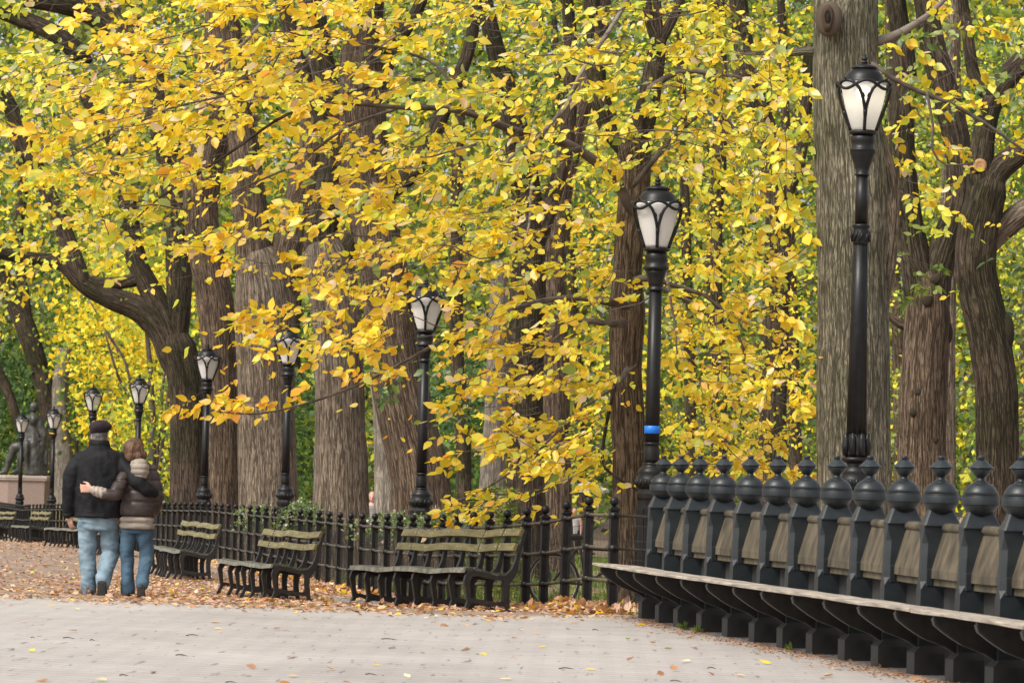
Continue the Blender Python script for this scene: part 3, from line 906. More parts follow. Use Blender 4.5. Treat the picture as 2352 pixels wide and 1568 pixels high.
# ================================================================== LAMPS
def arc_tube(mb, f, n, r, seg=6, closed=False):
    mb.tube([f(k / (n if closed else n - 1)) for k in range(n)], r, seg, closed=closed)
def luminaire(z0):
    """parts with z measured from the underside of the collar at z0"""
    D = {}
    mb = MB(); mb.lathe([(.066, -.10 + z0), (.07, -.06 + z0), (.075, -.02 + z0), (.10, z0), (.134, z0 + .012), (.138, z0 + .03), (.128, z0 + .042), (.09, z0 + .05)], 20); D['collar'] = (mb, IRON)
    H = .45; zb = z0 + .045
    def rg(t):       # globe radius at height fraction t
        return float(np.interp(t, [0, .15, .3, .5, .7, .85, 1.0], [.112, .134, .155, .182, .203, .214, .218]))
    mb = MB(); mb.lathe([(rg(k / 14) - .006, zb + H * k / 14) for k in range(15)], 28); D['globe'] = (mb, None)
    mb = MB()
    mb.lathe([(.195, zb + H - .03), (.208, zb + H - .012), (.208, zb + H + .004), (.195, zb + H + .012), (.190, zb + H + .03), (.180, zb + H + .062), (.163, zb + H + .092), (.14, zb + H + .113), (.115, zb + H + .122),
              (.113, zb + H + .130), (.127, zb + H + .134), (.129, zb + H + .144), (.114, zb + H + .155), (.07, zb + H + .172), (.03, zb + H + .183), (.02, zb + H + .186)], 26)
    D['cap'] = (mb, IRON)
    mb = MB(); zf = zb + H + .183
    mb.lathe([(.018, zf), (.034, zf + .006), (.034, zf + .016), (.020, zf + .022), (.022, zf + .028), (.032, zf + .042), (.030, zf + .056), (.018, zf + .066), (.014, zf + .070), (.017, zf + .077), (.012, zf + .088), (.004, zf + .094)], 14)
    D['finial'] = (mb, IRON)
    mb = MB(); off = -math.pi / 2
    def pt(a, t, ex=.0):
        r = rg(min(max(t, 0), 1.0)) + .010 + .034 * min(max(t, 0), 1.0) ** 1.6 + ex
        return Vector((r * math.cos(a + off), r * math.sin(a + off), zb + H * t))
    sa = [0, 2.5, 6, 10, 15, 22.5, 30, 37, 45]; stt = [.33, .46, .60, .73, .84, .925, .98, 1.005, 1.012]
    for q in range(4):
        a0 = q * math.pi / 2
        mb.tube([pt(a0, k / 8 * .40) for k in range(9)], [.017] * 6 + [.019, .021, .022], 7)
        for s in (-1, 1):
            mb.tube([pt(a0 + s * R(np.interp(k / 20, np.linspace(0, 1, 9), sa)), np.interp(k / 20, np.linspace(0, 1, 9), stt)) for k in range(21)], [.0155] * 21, 6)
            mb.tube([pt(a0 + s * R(11), .75), pt(a0 + s * R(7), .73), pt(a0 + s * R(5), .68), pt(a0 + s * R(5.5), .62)], [.008, .012, .012, .004], 6)
    def wave(u):
        a = u * 2 * math.pi
        return pt(a, .925 + .085 * math.cos(4 * a), .004 - .004 * math.cos(4 * a))
    mb.tube([wave(k / 96) for k in range(96)], .0155, 6, closed=True)
    for q in range(4):
        a0 = q * math.pi / 2 + math.pi / 4
        mb.tube([pt(a0, 1.01, .0), pt(a0, 1.05, .014), pt(a0, 1.07, .030)], [.012, .010, .005], 6)
    D['cage'] = (mb, IRON)
    return D
GLASS = bpy.data.materials.new('frosted_glass'); GLASS.use_nodes = True
def glass_nodes(m, col, tr):
    nt = m.node_tree
    for n in list(nt.nodes): nt.nodes.remove(n)
    d = nt.nodes.new('ShaderNodeBsdfDiffuse'); d.inputs[0].default_value = (*col, 1)
    t = nt.nodes.new('ShaderNodeBsdfTranslucent'); t.inputs[0].default_value = (*col, 1)
    g = nt.nodes.new('ShaderNodeBsdfGlossy'); g.inputs['Roughness'].default_value = .18
    a = nt.nodes.new('ShaderNodeMixShader'); a.inputs[0].default_value = tr
    b = nt.nodes.new('ShaderNodeMixShader'); b.inputs[0].default_value = .06
    o = nt.nodes.new('ShaderNodeOutputMaterial')
    nt.links.new(d.outputs[0], a.inputs[1]); nt.links.new(t.outputs[0], a.inputs[2])
    nt.links.new(a.outputs[0], b.inputs[1]); nt.links.new(g.outputs[0], b.inputs[2]); nt.links.new(b.outputs[0], o.inputs[0])
glass_nodes(GLASS, (.93, .91, .87), .42)
PZ = 3.605
def post_common():
    mb = MB()
    mb.lathe([(.20, -.05), (.20, .06), (.17, .10), (.15, .14), (.145, 1.10), (.155, 1.13), (.155, 1.17), (.135, 1.20), (.13, 1.22)], 8, rot=math.pi / 8, smooth=False)
    for k in range(8):
        a = k * math.pi / 4
        mb.box((.137 * math.cos(a), .137 * math.sin(a), .62), (.012, .07, .8), rz=a, bev=.004)
    mb.lathe([(.12, 1.21), (.15, 1.24), (.158, 1.28), (.152, 1.33), (.13, 1.36), (.14, 1.38), (.128, 1.41), (.10, 1.44), (.086, 1.455), (.09, 1.465), (.09, 1.475), (.078, 1.485)], 20)
    for k in range(16):          # leafwork on the swelling of the base
        a = k * math.pi / 8
        mb.ball((.148 * math.cos(a), .148 * math.sin(a), 1.285), .022, 6, 5, (1, 1, 1.7))
    return mb
def post_a():
    mb = post_common()
    mb.lathe([(.072, 1.48), (.080, 1.52), (.080, 1.62), (.070, 1.65), (.074, 1.66), (.086, 1.665), (.086, 1.68), (.070, 1.69)], 24, flute=.07)
    mb.lathe([(.076, 1.69), (.072, 2.2), (.065, 3.215)], 24, flute=.09)
    mb.lathe([(.066, 3.21), (.08, 3.22), (.082, 3.232), (.068, 3.242), (.07, 3.26)], 20)
    mb.lathe([(.070, 3.25), (.075, 3.30), (.095, 3.38), (.112, 3.425)], 20, flute=.07)
    mb.lathe([(.112, 3.42), (.13, 3.434), (.132, 3.455), (.112, 3.47), (.108, 3.50), (.112, 3.52), (.118, 3.56), (.10, 3.60), (.09, PZ)], 20)
    return mb
def post_b(top):
    mb = post_common()
    k = top - PZ
    mb.lathe([(.10, 1.47), (.135, 1.49), (.14, 1.505), (.135, 1.52), (.11, 1.53)], 22)
    mb.lathe([(.105, 1.525), (.112, 1.56), (.10, 1.60), (.095, 1.74)], 20)
    for q in range(8):           # upright leaves of the cup
        a = q * math.pi / 4 + math.pi / 8
        c, s = math.cos(a), math.sin(a)
        mb.tube([(c * .104, s * .104, 1.54), (c * .112, s * .112, 1.63), (c * .106, s * .106, 1.70), (c * .118, s * .118, 1.745), (c * .128, s * .128, 1.738)], [.03, .034, .026, .016, .008], 6)
    mb.lathe([(.098, 1.72), (.078, 2.9), (.071, 3.53)], 24, flute=.10)
    mb.lathe([(.072, 3.53), (.078, 3.55), (.084, 3.58), (.088, 3.62), (.080, 3.655), (.07, 3.68), (.084, 3.70), (.084, 3.715), (.066, 3.725)], 20)
    for q in range(10):
        a = q * math.pi / 5
        mb.tube([(.086 * math.cos(a), .086 * math.sin(a), 3.56), (.09 * math.cos(a + .3), .09 * math.sin(a + .3), 3.61), (.08 * math.cos(a + .55), .08 * math.sin(a + .55), 3.66)], [.008, .013, .006], 5)
    mb.lathe([(.062, 3.72), (.058, top - .38)], 20)
    mb.lathe([(.058, top - .385), (.07, top - .38), (.07, top - .368), (.062, top - .36), (.072, top - .30), (.10, top - .225), (.122, top - .17), (.124, top - .15), (.126, top - .148), (.126, top - .135), (.112, top - .128), (.108, top - .09), (.112, top - .06), (.125, top - .02), (.09, top)], 20)
    return mb
def make_lamp(label, px, d, kind='a', top_px=None, group='black park lamps with glass globes'):
    tot = 4.34 if kind == 'a' else 5.30
    lz = PZ if kind == 'a' else PZ + .96
    z = gz(P(px, 700, d).x, d)
    if top_px:      # stand the post so that its tip meets the tip in the picture
        tip = P(px, top_px, d); loc = Vector((tip.x, d, z)); s = 1.0
    o = thing('park_lamp', label, 'street lamp', loc, group=group)
    s = (tip.z - z) / tot
    return o, lz, s
LM = {}
def fill_lamp(o, lz, kind):
    if kind not in LM:
        D = luminaire(lz)
        ms = {k: (v[0].mesh(k), v[1]) for k, v in D.items()}
        mb = post_a() if kind == 'a' else post_b(lz)
        ms['post'] = (mb.mesh('post'), IRON)
        for k, (me, m) in ms.items(): me.materials.append(m or GLASS)
        LM[kind] = ms
    out = {}
    for k, (me, m) in LM[kind].items():
        out[k] = child(k, me, o, (0, 0, 0))
    return out
lamps = [
    ('tall lit black lamp with jointed post in front of the thick grey trunk', 1986, 36.5, 'b', 133),
    ('black lamp with blue tape round its post, at the end of the wall bench', 1511.5, 37.9, 'a', 412),
    ('black lamp behind the nearest bench with yellow leaves across its globe', 980, 52.6, 'a', 643),
    ('black lamp with leaves hanging over its cap, before the broad pale trunk', 665, 68.4, 'a', 746),
    ('black lamp with a leaf across its globe, before the dark leaning trunk', 478, 74.5, 'a', 792),
    ('black lamp standing above the woman with auburn hair', 321.5, 93, 'a', 862),
    ('black lamp standing straight above the man with the beret', 215, 106, 'a', 884),
    ('small black lamp at the right of the bronze statue', 124.5, 122, 'a', 934),
    ('smallest black lamp, standing in front of the bronze statue', 51, 134, 'a', 947),
]
for lab, px, d, k, ty in lamps:
    o, lz, s = make_lamp(lab, px, d, k, ty)
    parts = fill_lamp(o, lz, k)
    o.scale = (min(1.05, max(.95, s)),) * 2 + (s,)
    if 'blue tape' in lab:
        mb = MB(); c = 1.86 / s; mb.lathe([(.079, 1.775), (.0805, 1.776), (.0800, 1.852), (.0785, 1.853)], 24)
        tp_ = mb.mesh('tape_band'); tp_.materials.append(BLUE); t_ = child('tape_band', tp_, o, (0, 0, 0)); t_['label'] = 'bright blue tape wound round the post'
    if k == 'b':
        mg = bpy.data.materials.new('lit_frosted_glass'); mg.use_nodes = True
        glass_nodes(mg, (.78, .77, .74), .6)
        nt = mg.node_tree
        outn = [n for n in nt.nodes if n.type == 'OUTPUT_MATERIAL'][0]
        src = outn.inputs[0].links[0].from_socket
        tp2 = nt.nodes.new('ShaderNodeBsdfTransparent'); mx = nt.nodes.new('ShaderNodeMixShader'); mx.inputs[0].default_value = .10
        nt.links.new(src, mx.inputs[1]); nt.links.new(tp2.outputs[0], mx.inputs[2]); nt.links.new(mx.outputs[0], outn.inputs[0])
        parts['globe'].data = parts['globe'].data.copy(); parts['globe'].data.materials[0] = mg
        em = bpy.data.materials.new('glowing_bulb'); em.use_nodes = True
        b = em.node_tree.nodes['Principled BSDF']; b.inputs['Emission Color'].default_value = (1, .90, .72, 1); b.inputs['Emission Strength'].default_value = 7
        mb = MB(); mb.ball((0, 0, lz + .40), .075, 14, 10, (1, 1, .9)); me = mb.mesh('bulb'); me.materials.append(em); child('bulb', me, o, (0, 0, 0))

# ================================================================== TREES (trunks and limbs)
def L_(pts, m=None):
    return {'p': pts, 'm': m} if m else pts
# thick grey-green trunk right of centre
t1 = tree('right_grey', 'thickest grey-green trunk, with an oval knothole near the top, behind the lit lamp', 42.0,
     [(1962, 1200, 178), (1960, 1000, 168), (1962, 800, 166), (1958, 600, 162), (1955, 450, 166), (1946, 250, 158), (1942, 100, 152), (1944, -120, 150), (1950, -420, 130)], BK_GREEN,
     [L_([(2010, 720, 60, 41.85), (2028, 600, 62), (2036, 500, 58), (2040, 430, 46), (2026, 350, 40), (2000, 250, 20)], BK_GREY),
      L_([(1930, 116, 22, 42.0), (1880, 118, 21), (1840, 118, 20), (1800, 124, 16), (1745, 121, 12), (1690, 128, 6)]),
      L_([(1985, 104, 26, 42.0), (2040, 88, 22), (2080, 68, 18), (2130, 36, 13), (2190, -20, 8)], TWIG_G),
      L_([(1992, 140, 13, 42.0), (2024, 160, 12, 41.4), (2050, 180, 11), (2110, 210, 11), (2170, 232, 10), (2250, 275, 9), (2330, 330, 7), (2390, 372, 5)], TWIG),
      L_([(2130, 218, 7, 41.0), (2143, 290, 6), (2142, 345, 5), (2175, 380, 4), (2240, 372, 3)], TWIG)], rough=.05)
# the burl with its hole
mb = MB()
bc = P(1904, 44, 41.55)
k = 42.0 / F_PX
Mx = Matrix.Rotation(R(-14), 3, 'Z')
for (r, dy) in (): pass
ringp = []
mb.ball(bc, 33 * k, 16, 12, (.95, .55, 1.25), Mx)
bl = mb.build('burl', BK_GREY, t1)
mb = MB()
prof = [(24 * k, .03), (23 * k, -.02), (17 * k, -.05), (11 * k, -.045), (7 * k, .0), (5 * k, .05)]
vs = []
for r, y in prof:
    for q in range(16):
        a = 2 * math.pi * q / 16
        vs.append(bc + Vector((r * .58 * math.cos(a) * (1 + .12 * math.sin(3 * a)) - .02, y - 33 * k * .44, r * 1.35 * math.sin(a))))
fs = [(i * 16 + q, i * 16 + (q + 1) % 16, (i + 1) * 16 + (q + 1) % 16, (i + 1) * 16 + q) for i in range(5) for q in range(16)] + [tuple(range(80, 96))]
mb.add(vs, fs, True); hl = mb.build('knothole_rim', BK_BROWN, t1)
mb = MB(); mb.ball(bc + Vector((-.02, -33 * k * .44 - .055, 0)), 9 * k, 12, 8, (.62, .25, 1.3)); mb.build('knothole', mat('knothole_shade', (.012, .008, .006), .95), t1)  # near-black ball in the mouth; the hole's inner shade put into its colour

tree('right_fork', 'forked brown trunk with dark knots, right of the lit lamp', 53,
     [(2118, 1200, 122), (2118, 1000, 110), (2122, 850, 106), (2128, 750, 108), (2128, 660, 98)], BK_BROWN,
     [L_([(2122, 700, 84, 53.0), (2104, 610, 74), (2088, 520, 66), (2076, 420, 62), (2070, 300, 60), (2078, 160, 52), (2060, 20, 44), (2040, -150, 36)], BK_DARK),
      L_([(2134, 705, 84, 52.8), (2152, 620, 70), (2178, 540, 66), (2204, 460, 62), (2200, 330, 60), (2170, 210, 62), (2140, 90, 58), (2118, -60, 50), (2105, -220, 40)], BK_DARK),
      L_([(2120, 770, 30, 53.0), (2070, 745, 22), (2040, 725, 16), (1990, 700, 9)])])
for px, py, r_, sc_ in ((2168, 765, 26, (.8, .7, 1.3)), (2110, 900, 10, (1, .5, 1)), (2098, 948, 9, (1, .5, 1)), (2130, 690, 12, (1, .5, 1.2)), (2150, 640, 12, (1, .5, 1)), (2148, 1010, 8, (1, .5, 1))):
    q = P(px, py, 53 - (.0 if px > 2160 else .30)); mb = MB(); mb.ball(q, r_ * 53 / F_PX, 14, 10, sc_)
    mb.build('knot', BK_DARK, TREES['right_fork'])
tree('right_dark', 'dark twisting trunk with a round sawn limb end, at the right edge', 49.5,
     [(2292, 1200, 112), (2290, 1000, 102), (2284, 860, 98), (2262, 730, 96), (2240, 620, 94), (2248, 520, 98), (2268, 440, 90)], BK_DARK,
     [L_([(2262, 470, 80, 49.5), (2286, 400, 62), (2318, 370, 58), (2352, 345, 56), (2420, 300, 50)]),
      L_([(2258, 470, 76, 49.4), (2252, 400, 62), (2262, 300, 52), (2280, 230, 52), (2320, 170, 54), (2370, 120, 50), (2440, 60, 40)]),
      L_([(2280, 215, 46, 49.3), (2240, 180, 30), (2220, 60, 26), (2200, -80, 20)]),
      L_([(2248, 585, 50, 49.5), (2282, 545, 54), (2310, 520, 56), (2345, 490, 56), (2400, 455, 50)], BK_GREY),
      L_([(2252, 430, 44, 49.2), (2251, 405, 40), (2251, 386, 36)]),
      ])
mb = MB(); mb.ball(P(2308, 765, 49.45), 30 * 49.5 / F_PX, 14, 10, (.75, .8, 1.6)); mb.build('knot', BK_DARK, TREES['right_dark'])
c = P(2251, 380, 48.75)
mb = MB(); Mx = Matrix.Rotation(math.pi / 2, 3, 'X')
q = MB(); q.lathe([(.092, -.3), (.098, -.02), (.094, .0)], 18); mb.add([Mx @ Vector(v) + c for v in q.v], q.f, True); mb.build('limb_stub', BK_DARK, TREES['right_dark'])
mb = MB(); q = MB(); q.lathe([(.088, .0), (.086, .006), (.050, .007), (.046, .004), (.02, .006)], 18); mb.add([Mx @ Vector(v) + c + Vector((0, -.001, 0)) for v in q.v], q.f, True); mb.build('sawn_face', CUT, TREES['right_dark'])

tree('slim_right', 'slender greyish trunk standing between the two dark trunks at right', 74,
     [(2172, 1180, 48), (2172, 900, 46), (2176, 600, 42), (2186, 300, 38), (2190, 0, 32)], BK_GREY, name='young_tree', flare=.05)
cen = tree('centre', 'slim brown trunk behind the blue-taped lamp, carrying the broad yellow crown', 45.5,
     [(1448, 1220, 92), (1446, 1060, 74), (1442, 960, 76), (1438, 850, 70), (1440, 720, 82), (1440, 620, 66), (1450, 500, 70), (1458, 400, 72), (1452, 330, 80)], BK_BROWN,
     [L_([(1456, 350, 60, 45.5), (1484, 260, 52), (1500, 170, 46), (1512, 90, 38)], BK_DARK),
      L_([(1512, 105, 30, 45.5), (1490, 40, 24), (1476, -60, 20)], BK_DARK), L_([(1512, 100, 28, 45.5), (1510, 20, 20), (1500, -80, 16)], BK_DARK),
      L_([(1516, 95, 28, 45.5), (1545, 45, 22), (1570, -10, 18), (1600, -120, 12)], BK_DARK),
      L_([(1446, 345, 56, 45.4), (1400, 290, 50), (1372, 200, 44), (1366, 80, 40), (1350, -80, 34)], BK_DARK),
      L_([(1440, 700, 26, 45.0), (1395, 692, 20, 44.5), (1335, 684, 15), (1250, 690, 13), (1150, 722, 11, 43), (1030, 775, 9, 42), (900, 846, 7, 41), (800, 893, 6, 40), (690, 930, 5, 39.5), (590, 950, 4, 39), (498, 945, 2.5, 38.5)], TWIG),
      L_([(1432, 742, 22, 45.0), (1395, 744, 16, 44.6), (1330, 735, 12), (1290, 765, 9), (1250, 795, 7, 43.6), (1130, 850, 4, 43), (1040, 880, 3, 42.6)], TWIG),
      L_([(1440, 850, 16, 45.0), (1412, 888, 9, 44.4), (1330, 942, 7), (1230, 1040, 5), (1110, 1125, 4, 43.5), (1040, 1150, 2.5)], TWIG),
      L_([(1412, 888, 9, 44.4), (1396, 960, 8), (1385, 1025, 8), (1390, 1075, 7), (1440, 1110, 5), (1500, 1150, 3)], BK_DARK),
      L_([(1470, 640, 18, 45.2), (1500, 640, 13), (1545, 655, 11), (1620, 680, 9), (1680, 740, 8), (1730, 860, 6), (1760, 930, 3)], TWIG),
      L_([(1450, 480, 26, 45.0), (1400, 400, 24, 44.8), (1300, 330, 21, 44.4), (1180, 300, 19, 44), (1100, 267, 16, 43.6), (1020, 250, 14), (930, 248, 11, 43), (800, 238, 9, 42.5), (660, 226, 8, 42), (540, 220, 7), (420, 200, 6, 41), (310, 188, 5), (210, 202, 4, 40.4), (160, 205, 4), (80, 190, 3), (-20, 178, 2)], TWIG),
      L_([(1100, 268, 10, 43.5), (1040, 246, 10), (944, 242, 8), (895, 256, 8), (800, 290, 8, 42.4), (722, 345, 7), (658, 388, 6, 41.8), (560, 430, 4), (470, 478, 3, 41)], TWIG),
      L_([(1036, 194, 9, 43.4), (1004, 192, 7), (930, 181, 7), (800, 215, 6, 42.4), (658, 264, 7), (555, 332, 7, 41.6), (465, 393, 6), (369, 453, 4, 41), (315, 500, 3)], BK_DARK),
      L_([(700, -60, 12, 42.6), (648, 0, 9), (555, 105, 9, 42), (480, 180, 7), (435, 210, 5), (390, 222, 3, 41.6)], TWIG_G),
      L_([(560, 218, 7, 41.7), (510, 222, 6), (390, 249, 5), (345, 270, 5), (270, 302, 5, 41), (135, 372, 4), (40, 410, 2.5, 40.6)], TWIG),
      L_([(1090, 260, 10, 43.6), (1036, 192, 8), (1003, 150, 7), (958, 129, 7), (850, 104, 6, 42.8), (748, 81, 5), (655, 50, 3, 42)], TWIG),
      L_([(1470, -60, 16, 44.0), (1440, 0, 12), (1414, 48, 11), (1331, 174, 10, 43.6), (1300, 240, 9), (1237, 315, 9, 43.2), (1168, 366, 8), (1134, 456, 6, 42.8), (1080, 560, 4), (1050, 640, 2.5)], TWIG_G),
      L_([(1310, 228, 8, 43.5), (1262, 310, 8), (1222, 420, 7), (1215, 520, 6, 43), (1180, 620, 3)], TWIG_G),
      L_([(1520, 560, 10, 44.8), (1542, 700, 6), (1552, 760, 5), (1556, 850, 3)], TWIG_G),
      L_([(1500, 200, 20, 45.0), (1560, 165, 12), (1640, 170, 9), (1740, 190, 8, 44.6), (1830, 270, 6), (1900, 380, 4), (1930, 420, 3)], TWIG),
      L_([(1460, 420, 14, 44.8), (1560, 300, 12), (1640, 250, 9), (1690, 300, 8), (1745, 330, 6), (1790, 400, 4)], TWIG),
      L_([(1500, 650, 12, 44.6), (1600, 700, 9), (1700, 720, 8), (1800, 690, 5), (1870, 640, 3)], TWIG)],
     name='yellow_leaved_tree', flare=.12)
tree('pair_dark', 'dark furrowed trunk, left one of two standing close behind the wire fence', 62,
     [(1208, 1220, 98), (1206, 1050, 90), (1204, 900, 86), (1208, 750, 84), (1214, 560, 76), (1200, 380, 66), (1160, 200, 50), (1120, 40, 40), (1090, -120, 30)], BK_DARK,
     [L_([(1212, 600, 50, 61.8), (1260, 480, 40), (1300, 330, 36), (1310, 120, 32), (1296, -60, 28)])])
tree('pair_brown', 'brown trunk close on the right of the dark furrowed one behind the wire fence', 66,
     [(1280, 1220, 76), (1278, 1060, 66), (1276, 880, 66), (1268, 700, 66), (1276, 500, 60), (1320, 300, 50), (1370, 120, 44), (1390, -80, 36)], BK_BROWN)
tree('leaning', 'fat brown trunk leaning left behind the lamp at the nearest bench', 58,
     [(985, 1220, 170), (966, 1100, 140), (944, 1000, 128), (922, 900, 124), (905, 800, 122), (885, 650, 112), (860, 500, 106), (836, 320, 104), (830, 160, 98), (838, 0, 90), (845, -200, 76)], BK_BROWN,
     [L_([(862, 520, 54, 57.8), (820, 420, 50), (760, 300, 44), (700, 180, 40), (660, 40, 34), (640, -120, 30)], BK_DARK),
      L_([(835, 300, 46, 57.8), (900, 120, 34), (960, 20, 28), (1010, -120, 22)], BK_DARK)])
tree('slim_grey', 'thin grey trunk tucked against the left of the leaning brown trunk', 66,
     [(890, 1210, 66), (886, 1050, 54), (874, 920, 40), (862, 800, 34), (850, 640, 30)], BK_PALE, flare=.1)
tree('broad', 'broad brown trunk rising behind the lowest dip of the fence', 61,
     [(782, 1225, 150), (782, 1100, 126), (780, 950, 120), (778, 800, 116), (770, 690, 118), (752, 600, 120)], BK_GREY,
     [L_([(752, 640, 90, 61), (738, 540, 78), (760, 420, 66), (770, 300, 60), (742, 150, 54), (716, 0, 48), (700, -160, 40)], BK_DARK),
      L_([(770, 640, 70, 60.9), (810, 540, 58), (880, 450, 50), (960, 380, 44), (1020, 250, 38), (1080, 100, 30), (1100, -80, 24)], BK_DARK)])
tree('pale', 'tall pale ridged trunk, forked above, behind the lamp half covered by leaves', 73,
     [(618, 1210, 148), (616, 1080, 134), (612, 900, 132), (610, 780, 136), (610, 690, 140), (600, 620, 120)], BK_GREY,
     [L_([(592, 660, 92, 73), (580, 540, 84), (570, 420, 78), (556, 300, 70), (535, 160, 64), (520, 0, 56), (510, -160, 46)], BK_BROWN),
      L_([(640, 670, 88, 72.9), (662, 560, 72), (690, 440, 66), (712, 320, 58), (726, 180, 50), (730, 20, 44)], BK_BROWN)])
tree('back_brown', 'plain brown trunk between the pale ridged trunk and the dark leaning one', 76,
     [(512, 1200, 84), (510, 1000, 80), (506, 850, 80), (496, 700, 84), (478, 600, 84), (462, 500, 80), (470, 380, 90), (500, 250, 84), (508, 100, 76), (500, -100, 64)], BK_BROWN,
     [L_([(484, 680, 50, 75.8), (468, 640, 40), (452, 610, 30)], BK_DARK)])
tree('mossy', 'dark leaning trunk with mossy limbs reaching up to the left, above the woman', 82,
     [(432, 1200, 92), (430, 1050, 80), (428, 930, 78), (420, 850, 82), (408, 800, 88)], BK_DARK,
     [L_([(402, 830, 66, 82), (370, 760, 60), (320, 710, 58), (270, 690, 54), (220, 670, 44), (185, 645, 40), (140, 605, 34), (80, 595, 30), (20, 585, 28), (-60, 560, 26)]),
      L_([(410, 830, 62, 81.9), (388, 750, 58), (352, 680, 52), (322, 620, 48), (304, 560, 50), (292, 480, 46), (270, 380, 42), (230, 280, 38), (180, 180, 34)]),
      L_([(318, 640, 34, 81.8), (270, 650, 30), (220, 650, 30), (185, 640, 34)]),
      L_([(190, 645, 44, 81.8), (165, 575, 40), (135, 500, 40), (100, 420, 38), (60, 330, 36), (20, 240, 34), (-40, 140, 30)]),
      L_([(402, 820, 50, 82.2), (410, 700, 58), (412, 600, 62), (408, 500, 66), (392, 380, 66), (362, 240, 66), (330, 150, 70), (270, 70, 66), (180, 15, 60), (60, -10, 54)]),
      L_([(330, 150, 56, 81.7), (300, 60, 50), (250, -60, 44)]),
      L_([(180, 120, 44, 81.9), (120, 75, 40), (40, 40, 40), (-60, 0, 36)])])
tree('far_left', 'leaning dark trunk at the left edge above the statue', 152,
     [(150, 1120, 50), (118, 980, 46), (100, 880, 44), (72, 790, 48), (46, 720, 46), (10, 650, 42), (-40, 560, 40)], BK_DARK,
     [L_([(44, 980, 20, 151), (30, 930, 22), (10, 880, 24), (-20, 820, 22)]), L_([(90, 860, 24, 152), (70, 800, 20), (60, 700, 22), (40, 560, 26), (52, 420, 24), (30, 280, 22)])])
tree('far_pale', 'pale stout trunk low behind the right side of the statue', 151,
     [(146, 1130, 52), (144, 1060, 46), (142, 1000, 42), (138, 900, 38), (150, 800, 30)], BK_PALE)
tree('gap_pale', 'pale grey trunk in the gap behind the yellow spray, left of the dark furrowed trunk', 92,
     [(1132, 1200, 66), (1132, 1080, 58), (1136, 960, 50), (1140, 800, 44), (1150, 600, 40)], BK_PALE)
tree('behind_lamp', 'dark trunk among the yellow leaves between the blue-taped lamp and the thickest trunk', 72,
     [(1776, 1200, 70), (1774, 1000, 66), (1780, 800, 64), (1786, 620, 62), (1790, 450, 66), (1760, 320, 60), (1720, 180, 52), (1700, 40, 44), (1690, -100, 38)], BK_DARK,
     [L_([(1788, 470, 40, 71.8), (1830, 380, 34), (1850, 250, 30), (1860, 100, 26)])])
tree('far_thin', 'thin dark trunk right beside the blue-taped lamp post', 88,
     [(1652, 1200, 40), (1650, 900, 38), (1640, 600, 36), (1655, 300, 34), (1650, 0, 30)], BK_DARK, flare=.08)
tree('far_thin_b', 'very thin trunk showing just left of the lamp at the nearest bench', 96,
     [(1066, 1200, 36), (1064, 1000, 34), (1050, 800, 32), (1048, 500, 28), (1060, 200, 24)], BK_DARK, flare=.08)
tree('gap_thin', 'thin dark crooked trunk in the green gap beside the pale ridged trunk', 84,
     [(706, 1190, 26), (704, 1000, 24), (690, 900, 22), (676, 780, 24), (690, 600, 22)], BK_DARK, flare=.05)

# ================================================================== LEAVES OF THE NEAR YELLOW CROWNS
GRID = ["314888888876666567501224", "877889985566778998702123", "788887644676667888802444", "488767665777667888802653", "578756776887766567712631", "257745447998876468700221", "122124557887776478700110", "001115888767776478700010", "000033565557886489801000", "000046432257876489801000", "000000000268885288701000", "000000000056664122200000"]
GRID = [(g + "0" * 24)[:24] for g in GRID]
LAM = [0, .08, .2, .34, .5, .68, .9, 1.15, 1.5, 1.9]
CELL = 98
def mix_for(px, py):
    if px < 150 and py < 260: return {'lime': 4, 'ygreen': 3, 'yellow': 3, 'cream': 1}
    if px < 420 and 380 < py < 700: return {'yellow': 5, 'lime': 4, 'gold': 2, 'ygreen': 2, 'cream': .6}
    if px < 900 and py < 640: return {'yellow': 7, 'gold': 5, 'lime': 2.2, 'orange': .7, 'cream': .9, 'ygreen': .8}
    if px < 760 and py >= 820: return {'gold': 6, 'orange': 5, 'yellow': 3, 'brown': .5, 'lime': .4}
    if px < 1100 and py >= 560: return {'yellow': 7, 'gold': 5, 'orange': 1, 'lime': 1.6, 'cream': .6}
    if px > 2020: return {'yellow': 5, 'lime': 4, 'gold': 2, 'ygreen': 2.2, 'cream': .7, 'orange': .6}
    if py < 420: return {'yellow': 7, 'lime': 5.5, 'ygreen': 2.4, 'gold': 1.6, 'cream': 1, 'pale': .8}
    if py < 700: return {'yellow': 7, 'gold': 2.6, 'lime': 3.4, 'ygreen': 1.3, 'cream': .8}
    return {'yellow': 7, 'gold': 4, 'orange': .8, 'lime': 2.2, 'ygreen': .6, 'cream': .8}
crown = {'centre': (Leaves(), MB()), 'left': (Leaves(), MB()), 'right': (Leaves(), MB())}
def to_px(p):
    v = p - CAM; f = v.dot(_F)
    return 1176 + v.dot(_R) / f * F_PX, 784 - v.dot(_U) / f * F_PX
